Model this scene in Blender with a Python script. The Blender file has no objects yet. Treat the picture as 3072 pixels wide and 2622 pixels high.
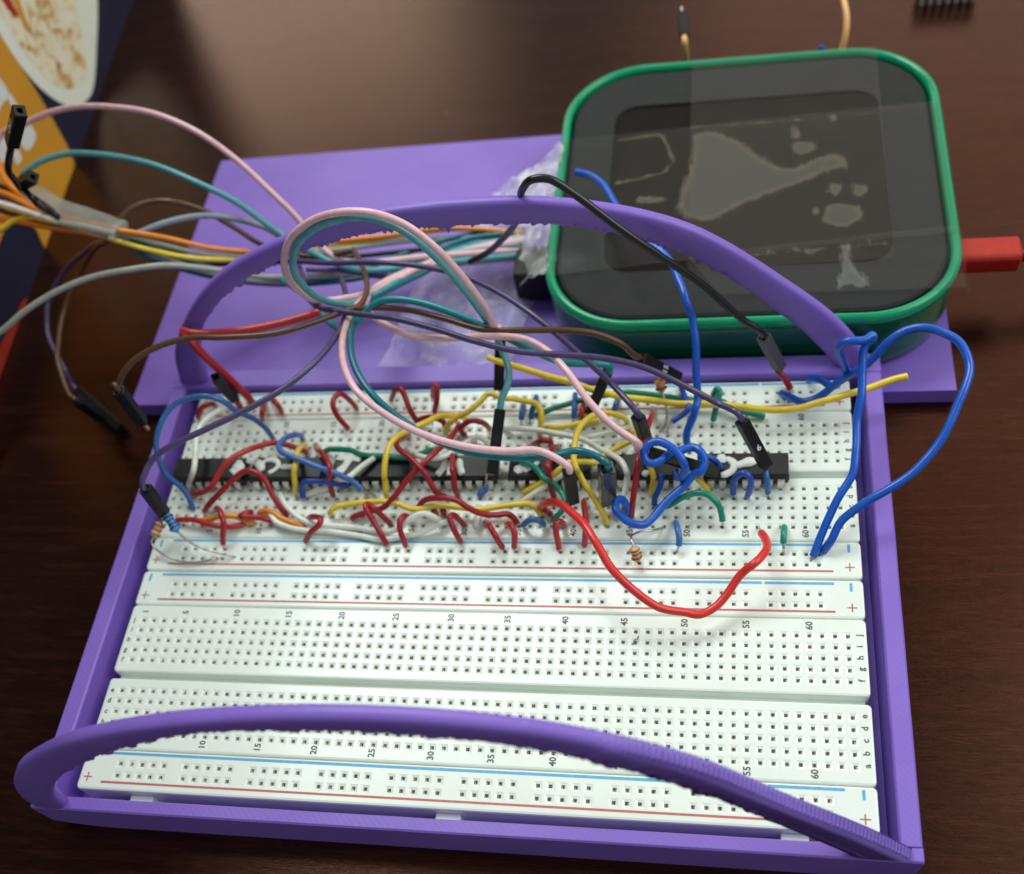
import bpy, bmesh, math, random
from mathutils import Vector, Matrix, noise

# ------------------------------------------------------------------ camera, world, lamps, exposure
# All tables below are in millimetres, x right, y away, z above the breadboards' top face.
S = 0.001
TABLE = -10.5                      # table top in that frame
def V(x, y, z): return Vector((x*S, y*S, (z-TABLE)*S))
scene = bpy.context.scene
COL = scene.collection

cam_data = bpy.data.cameras.new('camera')
cam = bpy.data.objects.new('camera', cam_data); COL.objects.link(cam)
right, up, back = Vector((0.9821, 0.1048, -0.1562)), Vector((-0.0161, 0.8742, 0.4853)), Vector((0.1874, -0.4741, 0.8603))
m = Matrix((right, up, back)).transposed().to_4x4()
m.translation = V(49.914, -83.407, 193.008)
cam.matrix_world = m
cam_data.sensor_width = 36.0
cam_data.sensor_fit = 'HORIZONTAL'
cam_data.lens = 36.0*3038.05/3072
cam_data.shift_y = (1777.07-1311)/3072
cam_data.clip_start, cam_data.clip_end = 0.005, 20
cam_data.dof.use_dof = True
cam_data.dof.focus_distance = 0.203
cam_data.dof.aperture_fstop = cam_data.lens/2.8
scene.camera = cam

world = bpy.data.worlds.new('World'); scene.world = world; world.use_nodes = True
wb = world.node_tree.nodes['Background']
wb.inputs['Color'].default_value = (0.93, 1.0, 0.97, 1)
wb.inputs['Strength'].default_value = 0.30

def lamp(name, loc, target, w, h, power, color, spread=180):
    d = bpy.data.lights.new(name, 'AREA'); d.shape = 'RECTANGLE'; d.size = w; d.size_y = h
    d.energy = power; d.color = color; d.spread = math.radians(spread)
    o = bpy.data.objects.new(name, d); COL.objects.link(o)
    o.location = loc
    o.rotation_euler = (Vector(target)-Vector(loc)).to_track_quat('-Z', 'Y').to_euler()
    return o
lamp('ceiling_lamp', (-0.36, 0.60, 1.02), (0.02, 0.06, 0), 0.75, 0.42, 9.0, (0.91, 1.0, 0.94))
lamp('side_lamp', (0.80, 0.18, 0.80), (-0.04, 0.08, 0), 0.85, 0.75, 6.6, (0.92, 1.0, 0.95))
lamp('window_lamp', (-0.42, 0.95, 0.40), (0, 0.1, 0), 0.40, 0.30, 0.75, (1.0, 0.82, 0.60))
lamp('wall_glow_fill', (0.42, 0.95, 0.72), (0.05, 0.1, 0), 1.0, 0.85, 2.2, (1.0, 0.64, 0.42))  # added area light in place of a lit wall, brightens the right tabletop

vs = scene.view_settings
vs.view_transform = 'Standard'; vs.look = 'None'; vs.exposure = 0.08; vs.gamma = 1.0
scene.cycles.use_denoising = True
scene.cycles.max_bounces = 6
scene.cycles.transparent_max_bounces = 14

# ------------------------------------------------------------------ materials
def new_mat(name):
    mt = bpy.data.materials.new(name); mt.use_nodes = True
    nt = mt.node_tree
    return mt, nt, nt.nodes['Principled BSDF']
def nd(nt, typ, **kw):
    n = nt.nodes.new(typ)
    for k, v in kw.items():
        if k in n.inputs: n.inputs[k].default_value = v
        else: setattr(n, k, v)
    return n
def ramp(nt, stops):
    r = nt.nodes.new('ShaderNodeValToRGB')
    cr = r.color_ramp
    while len(cr.elements) < len(stops): cr.elements.new(0.5)
    for e, (p, c) in zip(cr.elements, stops):
        e.position = p; e.color = (*c, 1)
    return r
def mm_coords(nt, scale=(1000, 1000, 1000)):
    tc = nt.nodes.new('ShaderNodeTexCoord'); mp = nt.nodes.new('ShaderNodeMapping')
    mp.inputs['Scale'].default_value = scale
    nt.links.new(tc.outputs['Object'], mp.inputs['Vector'])
    return mp.outputs['Vector']
def plastic(name, col, rough=0.4, var=0.12, spec=0.5, bump=0.0, bscale=1.5, sss=0.0, coat=0.0, nscale=0.35, metal=0.0):
    mt, nt, b = new_mat(name)
    v = mm_coords(nt)
    n = nd(nt, 'ShaderNodeTexNoise', Scale=nscale, Detail=5.0, Roughness=0.6); nt.links.new(v, n.inputs['Vector'])
    lo = tuple(c*(1-var) for c in col); hi = tuple(min(1, c*(1+var)) for c in col)
    r = ramp(nt, [(0.3, lo), (0.7, hi)]); nt.links.new(n.outputs['Fac'], r.inputs['Fac'])
    nt.links.new(r.outputs['Color'], b.inputs['Base Color'])
    rr = nd(nt, 'ShaderNodeMapRange'); rr.inputs['To Min'].default_value = rough*0.8; rr.inputs['To Max'].default_value = min(1, rough*1.25)
    n2 = nd(nt, 'ShaderNodeTexNoise', Scale=nscale*4, Detail=4.0); nt.links.new(v, n2.inputs['Vector'])
    nt.links.new(n2.outputs['Fac'], rr.inputs['Value']); nt.links.new(rr.outputs['Result'], b.inputs['Roughness'])
    b.inputs['Specular IOR Level'].default_value = spec
    b.inputs['Metallic'].default_value = metal
    b.inputs['Coat Weight'].default_value = coat
    if sss:
        b.inputs['Subsurface Weight'].default_value = sss
        b.inputs['Subsurface Radius'].default_value = (1, 1, 1); b.inputs['Subsurface Scale'].default_value = 0.0012
    if bump:
        nb = nd(nt, 'ShaderNodeTexNoise', Scale=bscale, Detail=6.0, Roughness=0.65); nt.links.new(v, nb.inputs['Vector'])
        bp = nd(nt, 'ShaderNodeBump', Strength=bump, Distance=0.0002); nt.links.new(nb.outputs['Fac'], bp.inputs['Height'])
        nt.links.new(bp.outputs['Normal'], b.inputs['Normal'])
    return mt

def wood_mat():
    mt, nt, b = new_mat('dark_mahogany')
    v = mm_coords(nt, (1000, 1000, 1000))
    warp = nd(nt, 'ShaderNodeTexNoise', Scale=0.012, Detail=3.0); nt.links.new(v, warp.inputs['Vector'])
    mp = nd(nt, 'ShaderNodeMapping'); mp.inputs['Scale'].default_value = (0.035, 0.55, 0.5); mp.inputs['Rotation'].default_value = (0, 0, 0.05)
    nt.links.new(v, mp.inputs['Vector'])
    mixv = nd(nt, 'ShaderNodeMixRGB', blend_type='ADD'); mixv.inputs['Fac'].default_value = 1.0
    sc = nd(nt, 'ShaderNodeVectorMath', operation='SCALE'); sc.inputs['Scale'].default_value = 5.0
    nt.links.new(warp.outputs['Color'], sc.inputs[0])
    nt.links.new(mp.outputs['Vector'], mixv.inputs['Color1']); nt.links.new(sc.outputs['Vector'], mixv.inputs['Color2'])
    g1 = nd(nt, 'ShaderNodeTexNoise', Scale=1.0, Detail=8.0, Roughness=0.68); nt.links.new(mixv.outputs['Color'], g1.inputs['Vector'])
    mp2 = nd(nt, 'ShaderNodeMapping'); mp2.inputs['Scale'].default_value = (0.25, 3.2, 1); nt.links.new(v, mp2.inputs['Vector'])
    g2 = nd(nt, 'ShaderNodeTexNoise', Scale=1.0, Detail=6.0, Roughness=0.7); nt.links.new(mp2.outputs['Vector'], g2.inputs['Vector'])
    r1 = ramp(nt, [(0.28, (0.0022, 0.0007, 0.0005)), (0.5, (0.0125, 0.0033, 0.0019)), (0.72, (0.036, 0.0100, 0.0052))])
    nt.links.new(g1.outputs['Fac'], r1.inputs['Fac'])
    r2 = ramp(nt, [(0.36, (0.30, 0.26, 0.26)), (0.56, (1.0, 1.0, 1.0))]); nt.links.new(g2.outputs['Fac'], r2.inputs['Fac'])
    mul = nd(nt, 'ShaderNodeMixRGB', blend_type='MULTIPLY'); mul.inputs['Fac'].default_value = 0.55
    nt.links.new(r1.outputs['Color'], mul.inputs['Color1']); nt.links.new(r2.outputs['Color'], mul.inputs['Color2'])
    vo = nd(nt, 'ShaderNodeTexVoronoi', Scale=0.045); nt.links.new(v, vo.inputs['Vector'])
    dm = nd(nt, 'ShaderNodeMath', operation='LESS_THAN'); dm.inputs[1].default_value = 0.014; nt.links.new(vo.outputs['Distance'], dm.inputs[0])
    du = nd(nt, 'ShaderNodeMixRGB'); nt.links.new(dm.outputs[0], du.inputs['Fac']); nt.links.new(mul.outputs['Color'], du.inputs['Color1']); du.inputs['Color2'].default_value = (0.22, 0.20, 0.18, 1)
    nt.links.new(du.outputs['Color'], b.inputs['Base Color'])      # stray dust specks
    sm = nd(nt, 'ShaderNodeMapRange'); sm.inputs['From Min'].default_value = 0.35; sm.inputs['From Max'].default_value = 0.62; sm.inputs['To Min'].default_value = 0.40; sm.inputs['To Max'].default_value = 0.65
    nt.links.new(g2.outputs['Fac'], sm.inputs['Value']); nt.links.new(sm.outputs['Result'], b.inputs['Specular IOR Level'])
    b.inputs['Specular Tint'].default_value = (1.0, 0.44, 0.30, 1)
    n3 = nd(nt, 'ShaderNodeTexNoise', Scale=0.03, Detail=5.0, Roughness=0.6); nt.links.new(v, n3.inputs['Vector'])
    mr = nd(nt, 'ShaderNodeMapRange'); mr.inputs['To Min'].default_value = 0.07; mr.inputs['To Max'].default_value = 0.15
    nt.links.new(n3.outputs['Fac'], mr.inputs['Value']); nt.links.new(mr.outputs['Result'], b.inputs['Roughness'])
    bp = nd(nt, 'ShaderNodeBump', Strength=0.25, Distance=0.0002); nt.links.new(g2.outputs['Fac'], bp.inputs['Height'])
    nt.links.new(bp.outputs['Normal'], b.inputs['Normal'])
    return mt

def pla_mat():
    """purple printed plastic: diagonal infill strokes on top faces, layer lines on upright faces"""
    mt, nt, b = new_mat('purple_printed_plastic')
    v = mm_coords(nt)
    n = nd(nt, 'ShaderNodeTexNoise', Scale=0.05, Detail=4.0); nt.links.new(v, n.inputs['Vector'])
    r = ramp(nt, [(0.3, (0.200, 0.112, 0.525)), (0.7, (0.238, 0.138, 0.590))]); nt.links.new(n.outputs['Fac'], r.inputs['Fac'])
    nt.links.new(r.outputs['Color'], b.inputs['Base Color'])
    b.inputs['Roughness'].default_value = 0.42; b.inputs['Specular IOR Level'].default_value = 0.45
    geo = nd(nt, 'ShaderNodeNewGeometry'); sx = nd(nt, 'ShaderNodeSeparateXYZ'); nt.links.new(geo.outputs['Normal'], sx.inputs['Vector'])
    gt = nd(nt, 'ShaderNodeMath', operation='GREATER_THAN'); gt.inputs[1].default_value = 0.97; nt.links.new(sx.outputs['Z'], gt.inputs[0])
    w1 = nd(nt, 'ShaderNodeTexWave', wave_type='BANDS', bands_direction='DIAGONAL', Scale=0.42, Distortion=1.6, Detail=2.0); nt.links.new(v, w1.inputs['Vector'])
    w2 = nd(nt, 'ShaderNodeTexWave', wave_type='BANDS', bands_direction='Z', Scale=1.2, Distortion=0.8, Detail=1.0); nt.links.new(v, w2.inputs['Vector'])
    mx = nd(nt, 'ShaderNodeMixRGB'); nt.links.new(gt.outputs[0], mx.inputs['Fac']); nt.links.new(w2.outputs['Fac'], mx.inputs['Color1']); nt.links.new(w1.outputs['Fac'], mx.inputs['Color2'])
    nb = nd(nt, 'ShaderNodeTexNoise', Scale=1.1, Detail=6.0, Roughness=0.7); nt.links.new(v, nb.inputs['Vector'])
    ad = nd(nt, 'ShaderNodeMath', operation='MULTIPLY_ADD'); nt.links.new(mx.outputs['Color'], ad.inputs[0]); ad.inputs[1].default_value = 0.6; nt.links.new(nb.outputs['Fac'], ad.inputs[2])
    bp = nd(nt, 'ShaderNodeBump', Strength=0.17, Distance=0.00010); nt.links.new(ad.outputs[0], bp.inputs['Height'])
    nt.links.new(bp.outputs['Normal'], b.inputs['Normal'])
    return mt

def clear_mat(name, alpha, col=(0.8, 0.82, 0.8), rough=0.2, patch=0.0):
    mt, nt, b = new_mat(name)
    v = mm_coords(nt)
    b.inputs['Base Color'].default_value = (*col, 1); b.inputs['Roughness'].default_value = rough
    n = nd(nt, 'ShaderNodeTexNoise', Scale=0.16, Detail=6.0, Roughness=0.65); nt.links.new(v, n.inputs['Vector'])
    mr = nd(nt, 'ShaderNodeMapRange'); mr.inputs['From Min'].default_value = 0.3; mr.inputs['From Max'].default_value = 0.7
    mr.inputs['To Min'].default_value = alpha*(1-patch); mr.inputs['To Max'].default_value = alpha*(1+patch)
    nt.links.new(n.outputs['Fac'], mr.inputs['Value']); nt.links.new(mr.outputs['Result'], b.inputs['Alpha'])
    bp = nd(nt, 'ShaderNodeBump', Strength=0.25, Distance=0.0003); nt.links.new(n.outputs['Fac'], bp.inputs['Height'])
    nt.links.new(bp.outputs['Normal'], b.inputs['Normal'])
    return mt

def tape_mat():
    """clear adhesive tape: see-through, with a thin glossy skin and a trace of milkiness"""
    mt = bpy.data.materials.new('clear_tape'); mt.use_nodes = True; nt = mt.node_tree
    nt.nodes.remove(nt.nodes['Principled BSDF']); out = nt.nodes['Material Output']
    v = mm_coords(nt)
    n = nd(nt, 'ShaderNodeTexNoise', Scale=0.22, Detail=6.0, Roughness=0.62); nt.links.new(v, n.inputs['Vector'])
    bp = nd(nt, 'ShaderNodeBump', Strength=0.22, Distance=0.0004); nt.links.new(n.outputs['Fac'], bp.inputs['Height'])
    gl = nd(nt, 'ShaderNodeBsdfGlossy', Roughness=0.16); nt.links.new(bp.outputs['Normal'], gl.inputs['Normal'])
    df = nd(nt, 'ShaderNodeBsdfDiffuse'); df.inputs['Color'].default_value = (0.55, 0.55, 0.52, 1)
    tr = nd(nt, 'ShaderNodeBsdfTransparent')
    fr = nd(nt, 'ShaderNodeFresnel', IOR=1.42); nt.links.new(bp.outputs['Normal'], fr.inputs['Normal'])
    m1 = nd(nt, 'ShaderNodeMixShader'); m1.inputs['Fac'].default_value = 0.014
    nt.links.new(tr.outputs[0], m1.inputs[1]); nt.links.new(df.outputs[0], m1.inputs[2])
    fm = nd(nt, 'ShaderNodeMath', operation='MULTIPLY'); fm.inputs[1].default_value = 0.38; nt.links.new(fr.outputs[0], fm.inputs[0])
    m2 = nd(nt, 'ShaderNodeMixShader'); nt.links.new(fm.outputs[0], m2.inputs['Fac'])
    nt.links.new(m1.outputs[0], m2.inputs[1]); nt.links.new(gl.outputs[0], m2.inputs[2])
    nt.links.new(m2.outputs[0], out.inputs['Surface'])
    return mt

def food_mat():
    mt, nt, b = new_mat('printed_food')
    v = mm_coords(nt)
    n = nd(nt, 'ShaderNodeTexNoise', Scale=0.16, Detail=6.0, Roughness=0.6, Distortion=1.0); nt.links.new(v, n.inputs['Vector'])
    r = ramp(nt, [(0.30, (0.34, 0.13, 0.03)), (0.42, (0.66, 0.42, 0.16)), (0.50, (0.86, 0.78, 0.56)), (0.7, (0.90, 0.88, 0.74))])
    nt.links.new(n.outputs['Fac'], r.inputs['Fac']); nt.links.new(r.outputs['Color'], b.inputs['Base Color'])
    b.inputs['Roughness'].default_value = 0.5
    return mt

def green_mat(name, clear):
    """same green plastic; the thin wall lets more light through than the solid rim bead"""
    mt, nt, b = new_mat(name)
    v = mm_coords(nt)
    n = nd(nt, 'ShaderNodeTexNoise', Scale=0.06, Detail=4.0); nt.links.new(v, n.inputs['Vector'])
    r = ramp(nt, [(0.3, (0.0, 0.40, 0.19)), (0.7, (0.005, 0.49, 0.24))]); nt.links.new(n.outputs['Fac'], r.inputs['Fac'])
    nt.links.new(r.outputs['Color'], b.inputs['Base Color'])
    b.inputs['Roughness'].default_value = 0.14
    b.inputs['Transmission Weight'].default_value = clear
    b.inputs['IOR'].default_value = 1.46
    return mt

M = dict(
    wood=wood_mat(), pla=pla_mat(),
    board=plastic('white_board_plastic', (0.80, 0.855, 0.80), 0.22, var=0.035, nscale=0.06, bump=0.03, bscale=0.4),
    ink=plastic('black_print', (0.10, 0.105, 0.10), 0.5, var=0.5, nscale=1.5),
    inkred=plastic('red_print', (0.52, 0.13, 0.13), 0.45, var=0.15, nscale=0.8),
    inkblue=plastic('blue_print', (0.09, 0.40, 0.72), 0.45, var=0.12, nscale=0.8),
    contact=plastic('nickel_contact', (0.60, 0.58, 0.52), 0.33, metal=0.9, nscale=1.2, var=0.3),
    tin=plastic('tinned_wire', (0.55, 0.52, 0.47), 0.28, metal=1.0, nscale=1.0),
    gold=plastic('gold_pin', (0.75, 0.52, 0.22), 0.3, metal=1.0),
    pin=plastic('chip_pin', (0.82, 0.81, 0.76), 0.42, metal=0.75, nscale=0.8),
    chip=plastic('chip_epoxy', (0.009, 0.009, 0.010), 0.30, spec=0.30, bump=0.12, bscale=3.0),
    white_out=plastic('white_correction_paint', (0.78, 0.82, 0.78), 0.35, bump=0.4, bscale=0.8),
    housing=plastic('black_connector', (0.009, 0.009, 0.010), 0.42, spec=0.25, bump=0.1, bscale=2.0),
    housing_dark=plastic('recess_shade', (0.003, 0.003, 0.003), 0.6),  # darker black for the painted shade of latch slots and chip notches
    greyblack=plastic('dusty_black_connector', (0.06, 0.06, 0.06), 0.5, bump=0.2),
    greytape=plastic('grey_taped_connector', (0.036, 0.040, 0.044), 0.28, bump=0.5, bscale=0.5, coat=0.3),
    green=green_mat('green_rim_plastic', 0.38), green_wall=green_mat('green_wall_plastic', 0.82),
    foam=plastic('dark_grey_panel', (0.024, 0.026, 0.027), 0.75, spec=0.2, var=0.10, bump=0.5, bscale=2.2),
    glass=plastic('black_screen_glass', (0.006, 0.0055, 0.005), 0.55, spec=0.08),
    liner=plastic('case_inside', (0.004, 0.010, 0.009), 0.6),
    tape=tape_mat(),
    bubble=clear_mat('tape_air_gap', 0.062, (0.62, 0.60, 0.52), 0.5, patch=0.3),
    bubble_edge=clear_mat('tape_air_gap_edge', 0.11, (0.58, 0.50, 0.36), 0.5, patch=0.2),
    flap=clear_mat('crumpled_tape', 0.34, (0.92, 0.94, 0.94), 0.07, patch=0.8),
    film=clear_mat('crumpled_film', 0.24, (0.86, 0.88, 0.9), 0.10, patch=0.6),
    sleeve=clear_mat('tape_sleeve', 0.50, (0.42, 0.42, 0.38), 0.28, patch=0.25),
    navy=plastic('navy_carton', (0.0085, 0.0135, 0.040), 0.42, var=0.2, nscale=0.04),
    orange_print=plastic('orange_carton_print', (0.66, 0.31, 0.030), 0.45, var=0.06, nscale=0.03),
    red_print=plastic('red_carton_print', (0.40, 0.035, 0.015), 0.45),
    plate=plastic('printed_plate', (0.84, 0.88, 0.78), 0.45, var=0.04),
    white_print=plastic('white_carton_print', (0.72, 0.75, 0.72), 0.45),
    food=food_mat(),
    usbred=plastic('red_plug', (0.40, 0.012, 0.008), 0.33),
    header=plastic('black_header', (0.012, 0.012, 0.012), 0.45),
)
def smear_mat(name, peak, core, edge):
    """soft-edged patch where tape has not stuck down: the mesh's 'fade' attribute runs from 0 at its outline to 1 inside"""
    mt, nt, b = new_mat(name)
    v = mm_coords(nt)
    at = nd(nt, 'ShaderNodeAttribute', attribute_name='fade')
    n = nd(nt, 'ShaderNodeTexNoise', Scale=0.35, Detail=5.0, Roughness=0.6); nt.links.new(v, n.inputs['Vector'])
    md = nd(nt, 'ShaderNodeMath', operation='MULTIPLY_ADD'); nt.links.new(n.outputs['Fac'], md.inputs[0]); md.inputs[1].default_value = 0.9; md.inputs[2].default_value = -0.45
    mp = nd(nt, 'ShaderNodeMapping'); mp.inputs['Scale'].default_value = (1.6, 0.16, 1); mp.inputs['Rotation'].default_value = (0, 0, 0.12); nt.links.new(v, mp.inputs['Vector'])
    sk = nd(nt, 'ShaderNodeTexNoise', Scale=1.0, Detail=4.0); nt.links.new(mp.outputs['Vector'], sk.inputs['Vector'])      # fine streaks
    m3 = nd(nt, 'ShaderNodeMath', operation='MULTIPLY_ADD'); nt.links.new(sk.outputs['Fac'], m3.inputs[0]); m3.inputs[1].default_value = 0.8; nt.links.new(md.outputs[0], m3.inputs[2])
    m4 = nd(nt, 'ShaderNodeMath', operation='SUBTRACT'); nt.links.new(m3.outputs[0], m4.inputs[0]); m4.inputs[1].default_value = 0.4
    ad = nd(nt, 'ShaderNodeMath', operation='ADD'); nt.links.new(m4.outputs[0], ad.inputs[0]); nt.links.new(at.outputs['Fac'], ad.inputs[1])
    rc = ramp(nt, [(0.0, edge), (0.55, edge), (0.95, core)]); nt.links.new(ad.outputs[0], rc.inputs['Fac'])
    nt.links.new(rc.outputs['Color'], b.inputs['Base Color'])
    ra = ramp(nt, [(0.05, (0, 0, 0)), (0.46, (peak*1.2,)*3), (0.72, (peak*0.85,)*3), (1.0, (peak*0.8,)*3)]); nt.links.new(ad.outputs[0], ra.inputs['Fac'])
    nt.links.new(ra.outputs['Color'], b.inputs['Alpha'])
    b.inputs['Roughness'].default_value = 0.5
    return mt
M['smear'] = smear_mat('tape_air_gap_soft', 0.15, (0.52, 0.52, 0.47), (0.62, 0.52, 0.36))
M['crease'] = smear_mat('tape_crease_soft', 0.11, (0.75, 0.78, 0.76), (0.7, 0.72, 0.7))
WC = dict(red=(0.48, 0.026, 0.026), redb=(0.66, 0.030, 0.026), darkred=(0.350, 0.011, 0.022), blue=(0.012, 0.070, 0.42), blueb=(0.008, 0.095, 0.52),
          steel=(0.040, 0.135, 0.40), bluelt=(0.048, 0.155, 0.48), yellow=(0.84, 0.61, 0.05), white=(0.84, 0.86, 0.79), green=(0.006, 0.235, 0.165),
          orange=(0.80, 0.25, 0.02), pink=(0.80, 0.49, 0.55), teal=(0.006, 0.145, 0.19), tealpale=(0.10, 0.36, 0.40), tealb=(0.005, 0.25, 0.29), purple=(0.070, 0.050, 0.145), brown=(0.105, 0.046, 0.020),
          black=(0.008, 0.008, 0.009), greylt=(0.34, 0.35, 0.31), bluegrey=(0.25, 0.29, 0.36), peach=(0.80, 0.42, 0.16))
for k, c in WC.items():
    M['w_'+k] = plastic('wire_insulation_'+k, c, 0.25, var=0.10, nscale=0.5, bump=0.06, bscale=1.2)
M['resblue'] = plastic('resistor_blue', (0.07, 0.27, 0.62), 0.22)
M['restan'] = plastic('resistor_tan', (0.58, 0.33, 0.16), 0.28)
M['navyband'] = plastic('resistor_navy_band', (0.01, 0.02, 0.10), 0.3)

# ------------------------------------------------------------------ mesh helpers
def mesh_obj(name, verts, faces, mats, parent=None, loc=(0, 0, 0), smooth=False, idx=None, raw=False):
    """verts in mm (or metres when raw) relative to loc (mm)"""
    me = bpy.data.meshes.new(name)
    if not raw: verts = [(v[0]*S, v[1]*S, v[2]*S) for v in verts]
    me.from_pydata(verts, [], faces)
    if not isinstance(mats, (list, tuple)): mats = [mats]
    for mt in mats: me.materials.append(mt)
    if idx is not None: me.polygons.foreach_set('material_index', idx)
    if smooth: me.polygons.foreach_set('use_smooth', [True]*len(me.polygons))
    me.update()
    o = bpy.data.objects.new(name, me); COL.objects.link(o)
    o.location = V(*loc) if parent is None else (loc[0]*S, loc[1]*S, loc[2]*S)
    o.parent = parent
    return o
def tag(o, label=None, cat=None, group=None, kind=None):
    if label: o['label'] = label
    if cat: o['category'] = cat
    if group: o['group'] = group
    if kind: o['kind'] = kind
    return o
def thing(name, loc, label, cat, group=None):
    o = bpy.data.objects.new(name, None); COL.objects.link(o); o.location = V(*loc); o.empty_display_size = 0.005
    return tag(o, label, cat, group)
def box_geo(x0, x1, y0, y1, z0, z1, c=0.0):
    """box with its upright and top edges chamfered by c"""
    if c <= 0:
        v = [(x, y, z) for z in (z0, z1) for y in (y0, y1) for x in (x0, x1)]
        f = [(0, 2, 3, 1), (4, 5, 7, 6), (0, 1, 5, 4), (1, 3, 7, 5), (3, 2, 6, 7), (2, 0, 4, 6)]
        return v, f
    def ring(i, z): 
        a0, a1, b0, b1 = x0+i, x1-i, y0+i, y1-i
        k = max(c-i, 0.0)*0.999+0.0005
        return [(a0+k, b0, z), (a1-k, b0, z), (a1, b0+k, z), (a1, b1-k, z), (a1-k, b1, z), (a0+k, b1, z), (a0, b1-k, z), (a0, b0+k, z)]
    v = ring(0, z0) + ring(0, z1-c) + ring(c*0.3, z1-c*0.3) + ring(c, z1)
    f = [tuple(range(7, -1, -1))]
    for k in range(3):
        for i in range(8):
            j = (i+1) % 8; f.append((k*8+i, k*8+j, k*8+8+j, k*8+8+i))
    f.append(tuple(range(24, 32)))
    return v, f
def merge(*geos):
    V_, F_ = [], []
    for v, f in geos:
        o = len(V_); V_ += list(v); F_ += [tuple(i+o for i in q) for q in f]
    return V_, F_
def rounded_loop(x0, x1, y0, y1, r, n=10):
    pts = []
    for cx, cy, a0 in ((x1-r, y0+r, -90), (x1-r, y1-r, 0), (x0+r, y1-r, 90), (x0+r, y0+r, 180)):
        for i in range(n+1):
            a = math.radians(a0+90*i/n); pts.append((cx+r*math.cos(a), cy+r*math.sin(a)))
    return pts
def loft(rings, cap0=True, cap1=True, closed=True):
    n = len(rings[0]); v = [p for r in rings for p in r]; f = []
    for k in range(len(rings)-1):
        for i in range(n if closed else n-1):
            j = (i+1) % n; f.append((k*n+i, k*n+j, (k+1)*n+j, (k+1)*n+i))
    if cap0: f.append(tuple(range(n-1, -1, -1)))
    if cap1: f.append(tuple((len(rings)-1)*n+i for i in range(n)))
    return v, f
def catmull(pts, step=0.7):
    P = [Vector(p) for p in pts]
    if len(P) == 2: 
        n = max(2, int((P[1]-P[0]).length/step)); return [P[0].lerp(P[1], i/n) for i in range(n+1)]
    P = [P[0]*2-P[1]] + P + [P[-1]*2-P[-2]]
    out = []
    for i in range(1, len(P)-2):
        a, b, c, d = P[i-1:i+3]
        n = max(3, int((c-b).length/step))
        t0 = 0.0; t1 = t0+max((b-a).length, 1e-4)**0.5; t2 = t1+max((c-b).length, 1e-4)**0.5; t3 = t2+max((d-c).length, 1e-4)**0.5
        for k in range(n):
            t = t1+(t2-t1)*k/n
            A1 = a*((t1-t)/(t1-t0))+b*((t-t0)/(t1-t0)); A2 = b*((t2-t)/(t2-t1))+c*((t-t1)/(t2-t1)); A3 = c*((t3-t)/(t3-t2))+d*((t-t2)/(t3-t2))
            B1 = A1*((t2-t)/(t2-t0))+A2*((t-t0)/(t2-t0)); B2 = A2*((t3-t)/(t3-t1))+A3*((t-t1)/(t3-t1))
            out.append(B1*((t2-t)/(t2-t1))+B2*((t-t1)/(t2-t1)))
    out.append(P[-2])
    return out
def tube_geo(pts, r, sides=10, step=0.7, radii=None, flat=1.0):
    C = catmull(pts, step); n = len(C)
    T = [(C[min(i+1, n-1)]-C[max(i-1, 0)]).normalized() for i in range(n)]
    ref = Vector((0, 0, 1)) if abs(T[0].z) < 0.9 else Vector((1, 0, 0))
    N = (ref-T[0]*ref.dot(T[0])).normalized()
    rings = []
    for i in range(n):
        N = (N-T[i]*N.dot(T[i])).normalized(); B = T[i].cross(N)
        rr = r if radii is None else radii(i/(n-1))
        ring = []
        for k in range(sides):
            a = 2*math.pi*k/sides
            d = N*math.cos(a)+B*math.sin(a)
            ring.append(C[i]+Vector((d.x, d.y, d.z*flat))*rr)
        rings.append(ring)
    for e, sgn in ((0, -1), (n-1, 1)):                 # rounded cut ends
        ring = [C[e]+(p-C[e])*0.72+T[e]*sgn*r*0.30 for p in rings[e]]
        if sgn < 0: rings = [ring]+rings
        else: rings = rings+[ring]
    return loft(rings)
def rel(geo, o): return [(v[0]-o[0], v[1]-o[1], v[2]-o[2]) for v in geo[0]], geo[1]
def text_geo(txt, size, rot=0.0, center=(0, 0)):
    cu = bpy.data.curves.new('print', 'FONT'); cu.body = txt; cu.size = size; cu.align_x = 'CENTER'; cu.align_y = 'CENTER'
    cu.resolution_u = 2; cu.offset = size*0.028
    ob = bpy.data.objects.new('print', cu)
    me = bpy.data.meshes.new_from_object(ob)
    c, s = math.cos(rot), math.sin(rot)
    vs_ = [(center[0]+v.co.x*c-v.co.y*s, center[1]+v.co.x*s+v.co.y*c, 0.0) for v in me.vertices]
    fs = [tuple(p.vertices) for p in me.polygons]
    bpy.data.meshes.remove(me); bpy.data.objects.remove(ob); bpy.data.curves.remove(cu)
    return vs_, fs
rnd = random.Random(7)

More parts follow.
